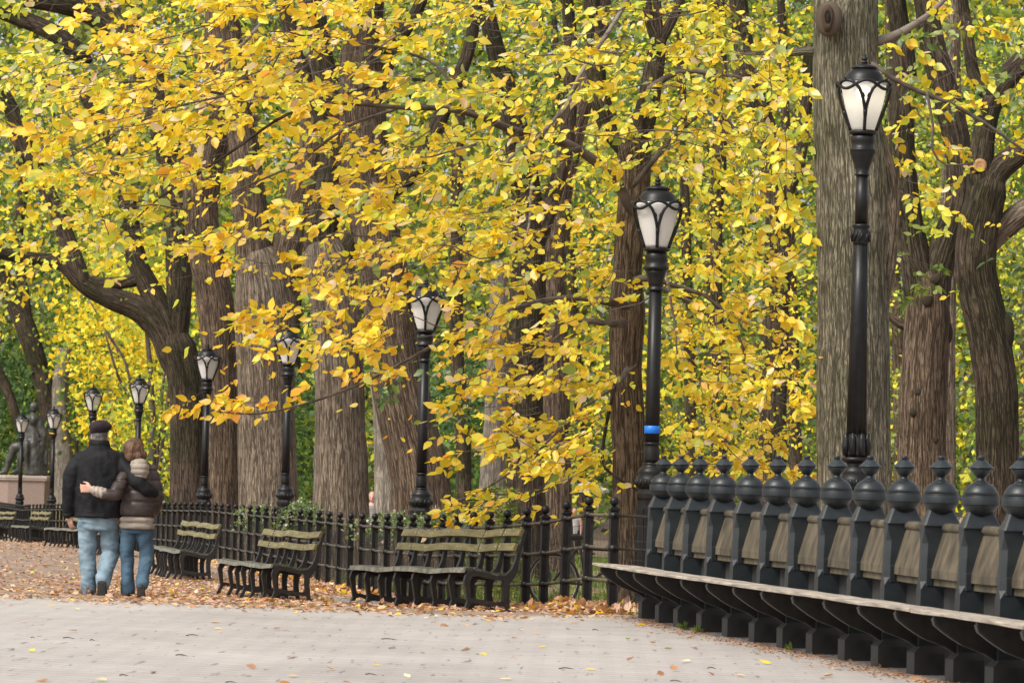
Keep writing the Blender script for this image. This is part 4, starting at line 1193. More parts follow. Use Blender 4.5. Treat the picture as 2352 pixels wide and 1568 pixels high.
THIN = [(926, 1034, 640, 790, .80), (936, 1002, 790, 1175, .92), (626, 704, 748, 842, .66), (632, 690, 842, 1175, .86), (442, 514, 782, 886, .86), (454, 502, 886, 1175, .75),
        (1440, 1584, 400, 612, .96), (1464, 1540, 612, 1070, .97), (1868, 2048, 40, 1100, .93), (1398, 1480, 690, 1100, .5), (390, 690, 962, 1180, 1.0), (696, 855, 872, 1180, .93),
        (706, 845, 770, 872, .4), (845, 945, 930, 1180, .85), (0, 392, 700, 962, .96), (392, 540, 620, 880, .72), (240, 420, 560, 700, .5), (540, 690, 640, 700, .5), (545, 640, 500, 660, .35),
        (455, 600, 300, 500, .3), (2045, 2360, 700, 1170, .8), (690, 960, 1080, 1200, 1.0), (2170, 2320, 430, 1100, .7), (2225, 2280, 350, 410, .95)]
def kept(q):
    px, py = to_px(q)
    for (a, b, c, d, pr) in THIN:
        if a < px < b and c < py < d and random.random() < pr: return False
    return True
def spray(C, T, p, dirv, length, nl, size, mix, grey=False):
    """a twig with leaves set alternately along it, held in a loose drooping plane"""
    dirv = Vector(dirv).normalized()
    side = dirv.cross(Vector((0, 0, 1)))
    side = side.normalized() if side.length > .1 else Vector((1, 0, 0))
    tail = length * random.uniform(.5, 1.5)
    up = Vector((random.gauss(0, .15), random.gauss(0, .2), 1))
    pts = []
    for k in range(7):
        u = k / 6
        s = -tail + (tail + length) * u
        dr = -.22 * (max(s, 0) / length) ** 2 * length + (.16 * tail * (s / tail) ** 2 if s < 0 else 0)
        pts.append(p + dirv * s + Vector((0, 0, dr)) + side * (.05 * length * math.sin(u * 5 + p.x * 9)))
    r0 = random.uniform(.003, .0058)
    if kept(p) and kept(pts[0]) and kept(pts[-1]): T.tube(pts, [r0 * (1 - .8 * k / 6) + .0008 for k in range(7)], 3)
    P_, A_, N_ = [], [], []
    for k in range(nl):
        u = (k + random.uniform(.1, .9)) / nl
        s = length * u * 1.02
        q = p + dirv * s + Vector((0, 0, -.22 * u * u * length)) + side * (.05 * length * math.sin(3))
        if not kept(q): continue
        sg = 1 if k % 2 else -1
        a = dirv * random.uniform(.2, .9) + side * sg * random.uniform(.3, 1.0) + Vector((random.gauss(0, .25), random.gauss(0, .25), random.gauss(-.26, .36)))
        n = Vector((random.gauss(-.2, .5), random.gauss(-.60, .5), random.gauss(.55, .5)))
        P_.append(q + a.normalized() * random.uniform(.008, .03)); A_.append(a); N_.append(n)
    k = len(P_)
    if not k: return
    C.add(np.array(P_), np.array(A_), np.array(N_), np.clip(rng.normal(size, size * .28, k), size * .42, size * 1.6), palette(mix, k), random.uniform(.48, .70))
def grow_near():
    for r in range(-3, 12):
        for c_ in range(-2, 26):
            dn = int(GRID[max(r, 0)][min(max(c_, 0), 23)])
            lam = LAM[dn]
            if r < 0: lam *= .35
            if c_ < 0 or c_ > 23: lam *= .5
            if lam <= 0: continue
            cx, cy = c_ * CELL + CELL / 2, r * CELL + CELL / 2
            nl_tot = lam * CELL * CELL / (96 if cx < 960 and cy < 640 else 116)
            hub = (0, 0, 0)
            k = 0
            while k < nl_tot:
                nl = random.randint(7, 15)
                if random.random() > (nl_tot - k) / nl: break
                k += nl
                if hub[2] <= 0: hub = (cx + random.uniform(-.58, .58) * CELL, cy + random.uniform(-.58, .58) * CELL, random.randint(1, 4))
                hub = (hub[0], hub[1], hub[2] - 1)
                px = hub[0] + random.gauss(0, 40); py = hub[1] + random.gauss(0, 10)
                lamp_in = 1450 < px < 1575 and 425 < py < 600
                if cx > 2010: key = 'right'; d = random.uniform(40.5, 46)
                elif cx < 960: key = 'left'; d = random.uniform(36.5, 46) 
                else: key = 'centre'; d = random.uniform(37.0, 46)
                if 1360 < px < 1700: d = random.uniform(40.5, 47.5)       # behind the taped lamp
                if 1880 < px < 2045 and py > 60: continue
                if 1600 < px < 2010 and py > 960: d = random.uniform(42, 50)
                if 1395 < px < 1480 and 690 < py < 1100 and random.random() < .7: continue
                if 610 < px < 720 and 775 < py < 850 and random.random() < .6: continue
                if 930 < px < 1030 and 650 < py < 790: d = random.uniform(53.5, 58) if random.random() < .9 else d
                if px < 1560: dv = (random.gauss(-.75, .5), random.gauss(-.15, .6), random.gauss(-.06, .24))
                elif px > 2010: dv = (random.gauss(.3, .6), random.gauss(-.1, .5), random.gauss(-.15, .25))
                else: dv = (random.gauss(.2, .8), random.gauss(-.15, .5), random.gauss(-.2, .25))
                C, T = crown[key]
                spray(C, T, P(px, py, d) - Vector(dv).normalized() * .2, dv, random.uniform(.20, .46), nl, random.uniform(.086, .122), mix_for(px, py))
grow_near()
for i in range(34):          # bright low orange spray that hangs by itself at lower left, along its long branch
    u = random.random()
    px = np.interp(u, [0, .4, 1], [405, 640, 1000]); py = np.interp(u, [0, .4, 1], [930, 925, 830]) + random.gauss(0, 16)
    C, T = crown['left']
    dv = (random.gauss(-.85, .3), random.gauss(-.1, .4), random.gauss(-.1, .2))
    spray(C, T, P(px, py, 39 + 2.5 * u + random.uniform(-.5, .5)), dv, random.uniform(.2, .45), random.randint(5, 10), .105, {'orange': 5, 'gold': 6, 'yellow': 2})
# green-leaved sprigs: in the gap left of the nearer lamp, and at upper right
for i in range(30):
    px = random.uniform(860, 1120); py = 850 + (px - 860) * .1 + random.gauss(20, 45)
    C, T = crown['centre']
    spray(C, T, P(px, py, random.uniform(48, 51)), (random.gauss(-.5, .5), random.gauss(0, .5), random.gauss(-.1, .25)), .4, random.randint(6, 11), .11, {'green': 5, 'dgreen': 3, 'ygreen': 1})
for i in range(40):
    px = random.uniform(2050, 2390); py = random.choice([random.uniform(20, 200), random.uniform(0, 260), random.uniform(500, 700)])
    C, T = crown['right']
    spray(C, T, P(px, py, random.uniform(43, 47)), (random.gauss(-.3, .6), random.gauss(0, .5), random.gauss(-.2, .3)), .35, random.randint(5, 10), .10, {'green': 5, 'ygreen': 4, 'pale': 1})
for k in range(70):
    px = random.uniform(120, 1850); py = random.uniform(20, 820)
    if px < 420 and py > 620: continue
    C, T = crown['left' if px < 960 else 'centre']
    d = random.uniform(37, 45); a = Vector((random.gauss(-.9, .35) if px < 1560 else random.gauss(.2, .9), random.gauss(0, .4), random.gauss(-.25, .35))).normalized()
    L = random.uniform(1.0, 2.4); p = P(px, py, d); s_ = random.uniform(-.25, .25)
    pts = [p + a * (L * (u / 9 - .5)) + Vector((0, 0, s_ * L * ((u / 9 - .5) ** 2) + .03 * math.sin(u * 1.7 + px))) for u in range(10)]
    if all(kept(q) for q in pts[::3]): T.tube(pts, [random.uniform(.007, .011) * (1 - .085 * u) for u in range(10)], 5)
own = {'centre': 'centre', 'left': 'leaning', 'right': 'right_dark'}
for k, (C, T) in crown.items():
    co = C.build('crown', LEAF, TREES[own[k]])
    tm = T.mesh('tmp', TREES[own[k]].location)
    bm = bmesh.new(); bm.from_mesh(co.data); nf = len(bm.faces); bm.from_mesh(tm); bm.faces.ensure_lookup_table()
    for f in bm.faces[nf:]: f.material_index = 1
    bm.to_mesh(co.data); bm.free(); bpy.data.meshes.remove(tm)
    co.data.materials.append(TWIG)

# ================================================================== FURTHER TREES AND SHRUBS
def clumps(px0, px1, py0, py1, d0, d1, n, per, size, mix, C, spread=.35, cover=None):
    """leaf clumps spread through a slab of space"""
    for _ in range(n):
        px = random.uniform(px0, px1); py = random.uniform(py0, py1)
        if cover is not None and not cover(px, py): continue
        d = random.uniform(d0, d1)
        p = np.array(P(px, py, d))
        if p[2] < gz(p[0], p[1]) + .05: continue
        k = max(2, int(random.gauss(per, per * .3)))
        pos = p + rng.normal(0, 1, (k, 3)) * np.array([spread, spread, spread * .5])
        nn = rdir(k, (-.15, -.45, .55), .7); aa = rdir(k, (0, 0, -.3), .8)
        C.add(pos, aa, nn, np.clip(rng.normal(size, size * .22, k), size * .5, size * 1.5), palette(mix, k), .66)
def crown_for(key, boxes, mat_=LEAF_FAR, simple=True):
    C = Leaves()
    for b in boxes: clumps(*b, C)
    C.build('crown', mat_, TREES[key], simple)
SECOND = {'yellow': 5, 'lime': 4, 'ygreen': 3, 'gold': 3, 'olive': 1, 'pale': .6}
def bulk(key, *boxes):
    C = Leaves()
    for (x0, x1, y0, y1, d0, d1, n, per, size, mix) in boxes:
        clumps(x0, x1, y0, y1, d0, d1, n, per, size, mix, C)
    C.build('crown', LEAF_FAR, TREES[key], True)
bulk('behind_lamp', (1480, 1900, -160, 1090, 60, 90, 400, 11, .095, {'yellow': 6, 'gold': 5, 'lime': 2, 'ygreen': 3, 'olive': 1}),
     (1290, 1480, 150, 1090, 60, 90, 110, 10, .095, {'yellow': 6, 'gold': 4, 'lime': 3, 'ygreen': 2}))
bulk('pair_brown', (930, 1500, -160, 560, 62, 90, 250, 10, .10, {'yellow': 5, 'lime': 3, 'ygreen': 5, 'gold': 3, 'green': 2}))
bulk('back_brown', (120, 560, -160, 640, 72, 95, 260, 11, .14, {'yellow': 3, 'lime': 3, 'ygreen': 4, 'olive': 3, 'gold': 2}))
bulk('mossy', (-120, 330, 180, 700, 84, 110, 260, 11, .15, {'yellow': 3, 'lime': 3, 'ygreen': 4, 'olive': 3, 'gold': 2}))
bulk('right_fork', (2030, 2480, -160, 560, 54, 74, 170, 11, .12, {'green': 4, 'ygreen': 5, 'lime': 3, 'yellow': 3, 'olive': 2}))
bulk('slim_right', (2040, 2480, 330, 1100, 78, 112, 380, 12, .13, {'ygreen': 6, 'lime': 2.2, 'olive': 5, 'yellow': 1.6, 'green': 3}))
bulk('gap_thin', (640, 760, 560, 1130, 86, 100, 70, 12, .14, {'green': 6, 'ygreen': 4, 'dgreen': 3}))
def shrub(name, label, px, d, stems, boxes, cat='shrub', size=.12, mtl=TWIG, simple=True, group=None):
    g = G(px, d)
    o = thing(name, label, cat, g, group=group)
    mb = MB()
    for st in stems:
        ks = keysof(st, d); ks[0] = (Vector((ks[0][0].x, d, g.z - .03)), ks[0][1])
        rr = resample(ks, .25); mb.tube([k[0] for k in rr], [k[1] for k in rr], 6)
    if stems: mb.build('stems', mtl, o)
    C = Leaves()
    for (x0, x1, y0, y1, d0, d1, n, per, sz, mix, sp) in boxes:
        clumps(x0, x1, y0, y1, d0, d1, n, per, sz, mix, C, sp)
    C.build('foliage', LEAF_FAR, o, simple)
    return o
def tri_cover(px, py): return True
sap = [[(352, 1150, 22), (350, 1000, 18), (345, 850, 13), (330, 700, 8), (320, 600, 4)], [(350, 1060, 12), (380, 960, 9), (395, 830, 5)], [(350, 1040, 12), (310, 960, 9), (270, 860, 7), (240, 760, 4)],
       [(348, 980, 10), (300, 880, 7), (250, 770, 6), (200, 680, 3)], [(352, 930, 9), (380, 820, 6), (385, 690, 3)]]
shrub('sapling', 'bushy yellow and green sapling with thin stems, left of the dark leaning trunk', 352, 100, sap,
      [(150, 400, 640, 850, 109, 116, 230, 13, .16, {'yellow': 6, 'gold': 3, 'lime': 4, 'ygreen': 2.5}, .40),
       (185, 330, 820, 1000, 111, 118, 120, 13, .16, {'yellow': 5, 'gold': 4, 'lime': 3, 'green': 3, 'ygreen': 3}, .40),
       (250, 400, 560, 760, 97, 110, 130, 12, .16, {'yellow': 5, 'lime': 5, 'ygreen': 3}, .4),
       (272, 400, 850, 1130, 96, 106, 150, 12, .15, {'lime': 5, 'ygreen': 5, 'yellow': 3, 'green': 2}, .40)], cat='young tree')
shrub('green_bush', 'green leafy bush behind the man, between the two farthest lamps and the next pair', 190, 154, [[(180, 1140, 16), (175, 1000, 10), (165, 860, 5)]],
      [(110, 300, 680, 1130, 150, 162, 420, 13, .2, {'green': 6, 'ygreen': 4, 'dgreen': 2, 'lime': 1}, .55)])
shrub('dark_hedge', 'dark green bush at the left edge behind the statue', 20, 160, [],
      [(-80, 130, 800, 1110, 152, 172, 520, 13, .24, {'dgreen': 8, 'green': 2.5, 'ygreen': .5}, .7)])
shrub('evergreen_shrub', 'dark evergreen shrub low in the gap between the pale and the broad trunk', 704, 80, [],
      [(668, 732, 880, 1140, 76, 84, 150, 16, .13, {'dgreen': 5, 'green': 4, 'ygreen': 2}, .28)])
shrub('evergreen_shrub', 'dark green understorey bush deep behind the lamp at the nearest bench', 1030, 104, [],
      [(950, 1180, 820, 1170, 96, 114, 400, 13, .19, {'dgreen': 6, 'green': 5, 'ygreen': 1}, .5)])
aster = {'sage': 3, 'green': 5, 'white': 1.5, 'olive': 3}
for px, d, w, h, lab in ((692, 60.5, 40, 40, 'white-flowered shrub at the foot of the broad trunk, behind the fence'),
                         (905, 52.5, 70, 22, 'low white-flowered plants behind the fence left of the lamp by the nearest bench'),
                         (1010, 51.5, 60, 34, 'grey-white flowering plants behind the fence right of the lamp at the nearest bench'),
                         (590, 66, 36, 16, 'small patch of white flowers behind the fence before the pale ridged trunk')):
    g = G(px, d); o = thing('flowering_shrub', lab, 'shrub', g, group='white flowering shrubs behind the fence')
    C = Leaves(); s = d / F_PX
    for _ in range(int(w * h * .25) + 60):
        x = g.x + random.gauss(0, w * s * .6); y = g.y + random.gauss(0, .25)
        zt = random.uniform(.72, 1.0 + h * s * .7 * (1 - abs((x - g.x) / (w * s * 1.4)) ** 2))
        k = 4
        C.add(np.array([x, y, g.z + zt]) + rng.normal(0, .04, (k, 3)), rdir(k), rdir(k, (0, -.5, .5)), rng.uniform(.025, .065, k), palette(aster, k), .8)
    C.build('foliage', LEAF_FAR, o, True)
    mb = MB()
    for _ in range(26):
        x = g.x + random.gauss(0, w * s * .6); y = g.y + random.gauss(0, .25)
        mb.tube([(x, y, g.z - .05), (x + random.gauss(0, .05), y, g.z + random.uniform(.6, 1.1))], [.006, .003], 4)
    mb.build('stems', TWIG, o)
for px, d, lab in ((1120, 50.5, 'feathery green young conifer behind the fence, below the low yellow spray'), (1163, 52, 'smaller feathery green conifer beside the fence post with the pale trunk')):
    g = G(px, d); o = thing('young_conifer', lab, 'shrub', g)
    mb = MB(); mb.tube([g, g + Vector((.03, 0, 1.45))], [.02, .006], 6); mb.build('stem', TWIG, o)
    C = Leaves()
    for _ in range(420):
        z = random.uniform(.1, 1.5); r = .36 * (1 - z / 1.65) * random.uniform(.3, 1); a = random.uniform(0, 6.28); k = 5
        C.add(np.array([g.x + r * math.cos(a), g.y + r * math.sin(a), g.z + z]) + rng.normal(0, .03, (k, 3)), rdir(k, (math.cos(a), math.sin(a), -.2), .5), rdir(k, (0, -.4, .6)), rng.uniform(.05, .1, k), palette({'ygreen': 4, 'green': 3, 'olive': 3}, k), .18)
    C.build('foliage', LEAF_FAR, o, True)

# far-off wood seen as one mass of leaves, and the trunks inside it that can still be told apart
C = Leaves()  # lime and pale leaves lighten the mix: backdrop haze put into leaf colour
clumps(-260, 2620, -330, 1180, 156, 182, 6000, 13, .30, {'olive': 5, 'green': 5, 'ygreen': 5, 'lime': 2.4, 'yellow': 1.4, 'dgreen': 1.5, 'pale': 1.4}, C, .8)
clumps(400, 2620, -330, 1180, 116, 156, 2400, 13, .30, {'olive': 5, 'green': 5, 'ygreen': 5, 'lime': 2.4, 'yellow': 1.4, 'dgreen': 1.5, 'pale': 1.4}, C, .8)
clumps(-300, 2660, -400, 1190, 182, 210, 5200, 12, .42, {'olive': 5, 'green': 6, 'ygreen': 3, 'dgreen': 3, 'pale': .6}, C, 1.2)
clumps(-340, 2700, -460, 1150, 212, 240, 4200, 12, .62, {'olive': 5, 'green': 5, 'ygreen': 3, 'dgreen': 3}, C, 1.5)
tag(C.build('far_wood', LEAF_FAR, None, True), kind='stuff')
far_tr = [(250, 150, 30), (560, 130, 30), (930, 120, 30), (1590, 118, 26), (1830, 115, 28), (2068, 118, 26), (2352, 125, 30), (1340, 140, 22)]
for i, (px, d, w) in enumerate(far_tr):
    lean = random.uniform(-60, 60)
    tree('far%d' % i, 'dim far trunk in the background wood, mostly hidden by leaves', d, [(px, 1180, w * 1.15), (px + lean * .2, 900, w), (px + lean * .5, 600, w * .9), (px + lean, 200, w * .75), (px + lean * 1.5, -200, w * .5)], random.choice([BK_DARK, BK_BROWN, BK_GREY]), flare=.1, group='far trunks in the background wood')
# lawn and ground cover behind the fence
C = Leaves()
for _ in range(5200):
    d = random.uniform(38.5, 105); px = random.uniform(330, 1500)
    g = G(px, d)
    fdist = np.interp(px, [338, 492, 802, 1083, 1405], [85, 70.5, 53.3, 42.6, 36.4])
    if d < fdist + .35: continue
    k = 4
    C.add(np.array([g.x, g.y, g.z]) + rng.normal(0, .05, (k, 3)) * [1, 1, .0], rdir(k, (0, 0, 1.6), .5), rdir(k, (0, -1, .2)), rng.uniform(.06, .2, k), palette({'green': 5, 'ygreen': 4, 'olive': 2}, k), .14)
tag(C.build('lawn_grass', LEAF_FAR, None, True), kind='stuff')

# ================================================================== FIGURES
def fuse(mb, name, material, parent, voxel=.011, smooth=4, disp=None, loc=(0, 0, 0)):
    """weld overlapping closed pieces into one continuous skin"""
    tmp = bpy.data.objects.new('tmp', mb.mesh('tmp')); COL.objects.link(tmp)
    r = tmp.modifiers.new('r', 'REMESH'); r.mode = 'VOXEL'; r.voxel_size = voxel
    if smooth:
        q = tmp.modifiers.new('s', 'SMOOTH'); q.iterations = smooth; q.factor = .5
    dg = bpy.context.evaluated_depsgraph_get(); dg.update()
    me = bpy.data.meshes.new_from_object(tmp.evaluated_get(dg))
    old = tmp.data
    bpy.data.objects.remove(tmp); bpy.data.meshes.remove(old)
    me.name = name
    if disp:
        me.update()
        for v in me.vertices:
            v.co = v.co + v.normal * disp(v.co)
    me.polygons.foreach_set('use_smooth', [True] * len(me.polygons))
    me.materials.clear(); me.materials.append(material); me.update()
    o = bpy.data.objects.new(name, me); COL.objects.link(o)
    if parent is not None: o.parent = parent
    o.location = loc
    return o
def hand(mb, wrist, palm_dir, back_dir, side, curl=.5, size=1.0):
    """palm, four fingers of different length and a thumb leaving the side of the palm; side = +1 / -1 chooses the thumb side"""
    w = Vector(wrist); d = Vector(palm_dir).normalized(); b = Vector(back_dir); b = (b - d * b.dot(d)).normalized()
    s = d.cross(b) * side            # towards the thumb
    for k in range(4):               # palm as four joined rays
        o = s * (.030 - .020 * k) * size
        mb.cap(w + o * .5, .017 * size, w + d * .085 * size + o, .0125 * size, 8)
    for k, ln in enumerate((.068, .077, .071, .055)):
        o = s * (.031 - .0205 * k) * size
        p = w + d * .088 * size + o
        a = curl * (.75 + .12 * k)
        q = d; r = .0092 * size
        for j, fr in enumerate((.45, .32, .23)):
            ang = a * (0.6, 1.0, .8)[j]
            q = (q * math.cos(ang) - b * math.sin(ang)).normalized()
            n = p + q * ln * fr * size + s * (.004 - .002 * k)
            mb.cap(p, r, n, r * .9, 7); p = n; r *= .9
    p0 = w + d * .022 * size + s * .028 * size
    p1 = p0 + (d * .6 + s * .75 - b * .25).normalized() * .038 * size
    p2 = p1 + (d * .9 + s * .25 - b * .35).normalized() * .030 * size
    p3 = p2 + (d * 1.0 - b * .3).normalized() * .022 * size
    mb.cap(p0, .0135 * size, p1, .0115 * size, 7); mb.cap(p1, .0115 * size, p2, .0100 * size, 7); mb.cap(p2, .0100 * size, p3, .0085 * size, 7)
def head(mb, c, fwd, r=.092, tilt=0.0):
    c = Vector(c); f = Vector(fwd).normalized(); s = f.cross(Vector((0, 0, 1))).normalized(); u = s.cross(f)
    Mr = Matrix((s, f, u)).transposed()
    mb.ball(c + u * .02, r, 18, 14, (.86, 1.0, 1.12), Mr)
    mb.ball(c + f * .025 - u * .055, r * .72, 14, 10, (.84, .9, .95), Mr)      # jaw
    mb.cap(c + f * .088 + u * .015, .009, c + f * .106 - u * .022, .014, 8)      # nose
    mb.cap(c + f * .083 - u * .058 - s * .018, .009, c + f * .083 - u * .058 + s * .018, .009, 6)   # lips
    for q in (-1, 1):
        mb.ball(c + f * .078 + s * .031 * q + u * .012, .013, 8, 6)                 # eyes
        mb.ball(c + s * q * r * .88 - f * .004 - u * .005, .034, 10, 8, (.34, .62, 1.0), Mr)   # ears
SK = 229.0
def mk(X0, Y0):
    def f(px, py, y=0.0):
        z = (Y0 - py) / SK
        return Vector(((px - X0) / SK - ROLL * z, y, z))
    return f
def folds(amp, sx, sy, sz, seed=0):
    def f(c):
        return amp * noise.noise(Vector((c.x * sx + seed, c.y * sy, c.z * sz))) + amp * .5 * noise.noise(Vector((c.x * sx * 2.3 + seed, c.y * sy * 2, c.z * sz * 2.1)))
    return f
# ---- the man
DM = 38.5
gm = G(222, DM)
man = thing('person', 'man in black jacket, light jeans and dark beret walking with his arm round the woman', 'person', gm)
m = mk(222, 1363)
def st(secs):
    out = []
    for (a, b, py, ry, y) in secs:
        c = m((a + b) / 2, py, y); out.append((c.x, c.y, c.z, (b - a) / 2 / SK, ry))
    return out
mb = MB()
head(mb, m(227, 1003, .03), (.06, 1, 0))
mb.cap(m(226, 1020, .0), .062, m(226, 1045, -.01), .07)
mb.stack(st([(186, 276, 1200, .10, 0), (184, 276, 1150, .12, 0), (184, 278, 1090, .13, 0), (190, 274, 1060, .12, 0), (205, 256, 1040, .08, 0)]))
mb.chain([(m(192, 1060), .05), (m(164, 1118, -.02), .045), (m(158, 1176, .03), .03)])
mb.chain([(m(272, 1060), .05), (m(322, 1106, -.17), .045), (m(354, 1126, -.15), .03)])
for a, b, c, d in (((203, 1195, 0), (200, 1275, .02), (200, 1345, -.02), 0), ((246, 1195, 0), (250, 1266, .06), (242, 1332, -.20), 0)):
    mb.chain([(m(*a), .07), (m(*b), .052), (m(*c), .042)])
hand(mb, m(158, 1180, .035), (.12, .12, -1), (-.75, -.6, -.1), 1, .55, 1.12)
hand(mb, m(352, 1126, -.125), (.62, .75, -.22), (.75, -.6, .3), -1, .8, .95)
fuse(mb, 'body', SKIN, man, .0085, 2)
mb = MB()
mb.stack(st([(173, 287, 1187, .165, 0), (171, 289, 1180, .17, 0), (172, 288, 1150, .165, -.005), (173, 289, 1110, .175, -.01), (172, 291, 1075, .175, -.01), (174, 289, 1056, .168, -.01), (177, 284, 1045, .155, -.01), (186, 272, 1036, .13, -.008), (199, 257, 1028, .095, 0), (203, 251, 1010, .082, .005), (204, 250, 1008, .070, .005)]), 28)
mb.chain([(m(187, 1057, -.01), .098), (m(166, 1088, -.02), .092), (m(160, 1122, -.02), .082), (m(158, 1150, .01), .074), (m(157, 1170, .03), .066), (m(157, 1177, .035), .058)], 16)
mb.chain([(m(275, 1058, -.01), .098), (m(298, 1078, -.10), .086), (m(322, 1104, -.185), .080), (m(341, 1120, -.185), .068), (m(355, 1127, -.155), .052)], 16)
fj = folds(.011, 7, 5, 4.0, 3)
def fjk(c):
    r = fj(c) + .008 * noise.noise(Vector((c.x * 16 + c.z * 5, c.y * 6, c.z * 3)))
    if c.z < .80: r += .010 * math.sin(min(1, max(0, (.80 - c.z) / .03)) * math.pi)
    if 1.475 < c.z < 1.50: r -= .007
    return r
fuse(mb, 'jacket', JACKET_M, man, .0125, 4, fjk)
mb = MB()
mb.stack(st([(178, 274, 1215, .12, 0), (177, 274, 1195, .135, 0), (179, 274, 1180, .13, 0)]), 24)
mb.chain([(m(202, 1205), .098), (m(200, 1240, .01), .095), (m(200, 1275, .02), .090), (m(203, 1315, .0), .084), (m(204, 1340, -.01), .080), (m(204, 1352, -.01), .076)], 16)
mb.chain([(m(248, 1205), .100), (m(251, 1238, .03), .097), (m(252, 1268, .055), .093), (m(246, 1300, -.07), .085), (m(242, 1324, -.155), .080), (m(241, 1334, -.185), .078)], 16)
fd0 = folds(.011, 8, 6, 13, 9)
fd = lambda c: fd0(c) + .006 * noise.noise(Vector((c.x * 9, c.y * 9, c.z * 34 + c.x * 12)))
fuse(mb, 'jeans', JEANS_M, man, .011, 3, fd)
mb = MB()
q = m(200, 1357, 0)
mb.cap(q + Vector((.035, -.06, -.005)), .042, q + Vector((-.055, .12, -.008)), .042, 12); mb.cap(q + Vector((.02, -.05, .04)), .04, q + Vector((-.01, .03, .04)), .042, 12)
mb.box(q + Vector((-.012, .03, -.04)), (.095, .29, .022), rz=.42, bev=.01)
s1 = fuse(mb, 'shoe', SHOE_B, man, .008, 2)
mb = MB()
mb.cap(m(240, 1337, -.235), .042, m(240, 1352, -.205), .046, 12); mb.cap(m(240, 1352, -.205), .046, m(240, 1356, -.10), .04, 12)
Mx = Matrix.Rotation(R(-72), 3, 'X')
mb.box(m(240, 1347, -.262), (.092, .025, .155), bev=.012)
fuse(mb, 'shoe', SHOE_K, man, .008, 2)
mb = MB()
Mt = Matrix.Rotation(R(-6), 3, 'Y')
mb.ball(m(227.5, 979, .02), .120, 20, 14, (.93, 1.05, .60), Mt); mb.ball(m(226, 986, .02), .104, 20, 12, (.96, 1.06, .55), Mt); mb.ball(m(240, 979, .0), .078, 14, 10, (.9, 1, .6), Mt)
fuse(mb, 'beret', BERET, man, .009, 3, folds(.004, 14, 14, 14))
mb = MB()
mb.ball(m(227, 998, .02), .0925, 18, 12, (.90, 1.02, .85)); mb.cap(m(220, 1007, -.03), .040, m(234, 1007, -.03), .040)
fuse(mb, 'hair', HAIR_G, man, .008, 2, folds(.0015, 60, 60, 20))
# ---- the woman
DW = 38.45
gw = G(318, DW)
wom = thing('person', 'auburn-haired woman in brown puffer jacket with beige hood and hem, walking beside the man', 'person', gw)
m = mk(318, 1367)
mb = MB()
head(mb, m(307, 1036, .02), (-.25, 1, 0), .086)
mb.cap(m(312, 1052, 0), .05, m(316, 1068, -.01), .055)
mb.stack(st([(284, 346, 1215, .09, 0), (288, 346, 1150, .09, 0), (292, 348, 1090, .095, 0), (298, 344, 1070, .07, 0)]))
mb.chain([(m(293, 1080, -.03), .042), (m(268, 1138, -.24), .038), (m(236, 1130, -.27), .028), (m(220, 1125, -.265), .025)])
mb.chain([(m(348, 1080), .042), (m(361, 1138, .0), .038), (m(350, 1170, .10), .026)])
mb.chain([(m(294, 1215), .06), (m(291, 1285, .03), .045), (m(293, 1352, .03), .036)]); mb.chain([(m(331, 1215), .06), (m(335, 1278, .05), .045), (m(330, 1336, -.17), .036)])
hand(mb, m(217, 1124, -.262), (-1, .05, .08), (0, -1, .1), 1, 1.25, 1.02)
hand(mb, m(349, 1173, .11), (-.4, .6, -.5), (.7, .2, -.2), 1, .4, .9)
fuse(mb, 'body', SKIN, wom, .008, 2)
seams = [1078, 1101, 1124, 1150, 1184.5, 1199]
def quilt(c):
    py = 1367 - (c.z) * SK
    r = 0
    for s in seams:
        dz = (py - s) / SK
        r -= .015 * math.exp(-(dz / .012) ** 2)
    return r + .006 * noise.noise(Vector((c.x * 13, c.y * 11, c.z * 17)))
mb = MB()
mb.stack(st([(273, 354, 1185, .145, 0), (276, 357, 1160, .150, -.005), (279, 358, 1125, .150, -.01), (283, 358, 1095, .142, -.01), (289, 354, 1074, .12, -.01), (300, 343, 1062, .085, 0), (303, 338, 1054, .07, 0)]), 26)
mb.chain([(m(294, 1078, -.03), .068), (m(279, 1112, -.15), .072), (m(268, 1136, -.245), .072), (m(254, 1136, -.268), .066), (m(243, 1132, -.272), .058)], 14)
mb.chain([(m(347, 1080, -.01), .072), (m(356, 1110, -.01), .074), (m(361, 1140, .01), .072), (m(354, 1166, .08), .062), (m(347, 1176, .12), .05)], 14)
fuse(mb, 'jacket', JACKET_W, wom, .0115, 3, quilt)
mb = MB()
mb.stack(st([(275, 353, 1212, .138, 0), (273, 354, 1207, .146, 0), (273, 354, 1199, .148, 0), (273, 354, 1190, .150, 0), (275, 353, 1183, .140, 0)]), 26)
fuse(mb, 'jacket_hem', BEIGE, wom, .0095, 2, quilt)
mb = MB(); mb.chain([(m(243, 1132, -.272), .058), (m(232, 1129, -.270), .056), (m(222, 1126, -.266), .047)], 14)
fuse(mb, 'cuff', BEIGE, wom, .0085, 2, lambda c: .003 * math.sin(c.x * 150) + .004 * noise.noise(Vector((c.x * 30, c.y * 30, c.z * 30))))
mb = MB()
mb.ball(m(323, 1076, -.135), .108, 20, 14, (.90, .72, 1.06)); mb.ball(m(320, 1064, -.075), .100, 18, 12, (.95, .8, .6))
def hoodq(c):
    py = 1367 - c.z * SK
    return sum(-.009 * math.exp(-(((py - s) / SK) / .010) ** 2) for s in (1062, 1076, 1089)) + .006 * noise.noise(Vector((c.x * 20, c.y * 20, c.z * 9)))
fuse(mb, 'hood', BEIGE, wom, .0095, 3, hoodq)
mb = MB()
mb.ball(m(306, 1031, .0), .112, 20, 14, (.96, 1.0, 1.0)); mb.ball(m(309, 1045, -.035), .102, 16, 12, (1.0, .8, .7)); mb.ball(m(323, 1044, -.01), .06, 12, 10)
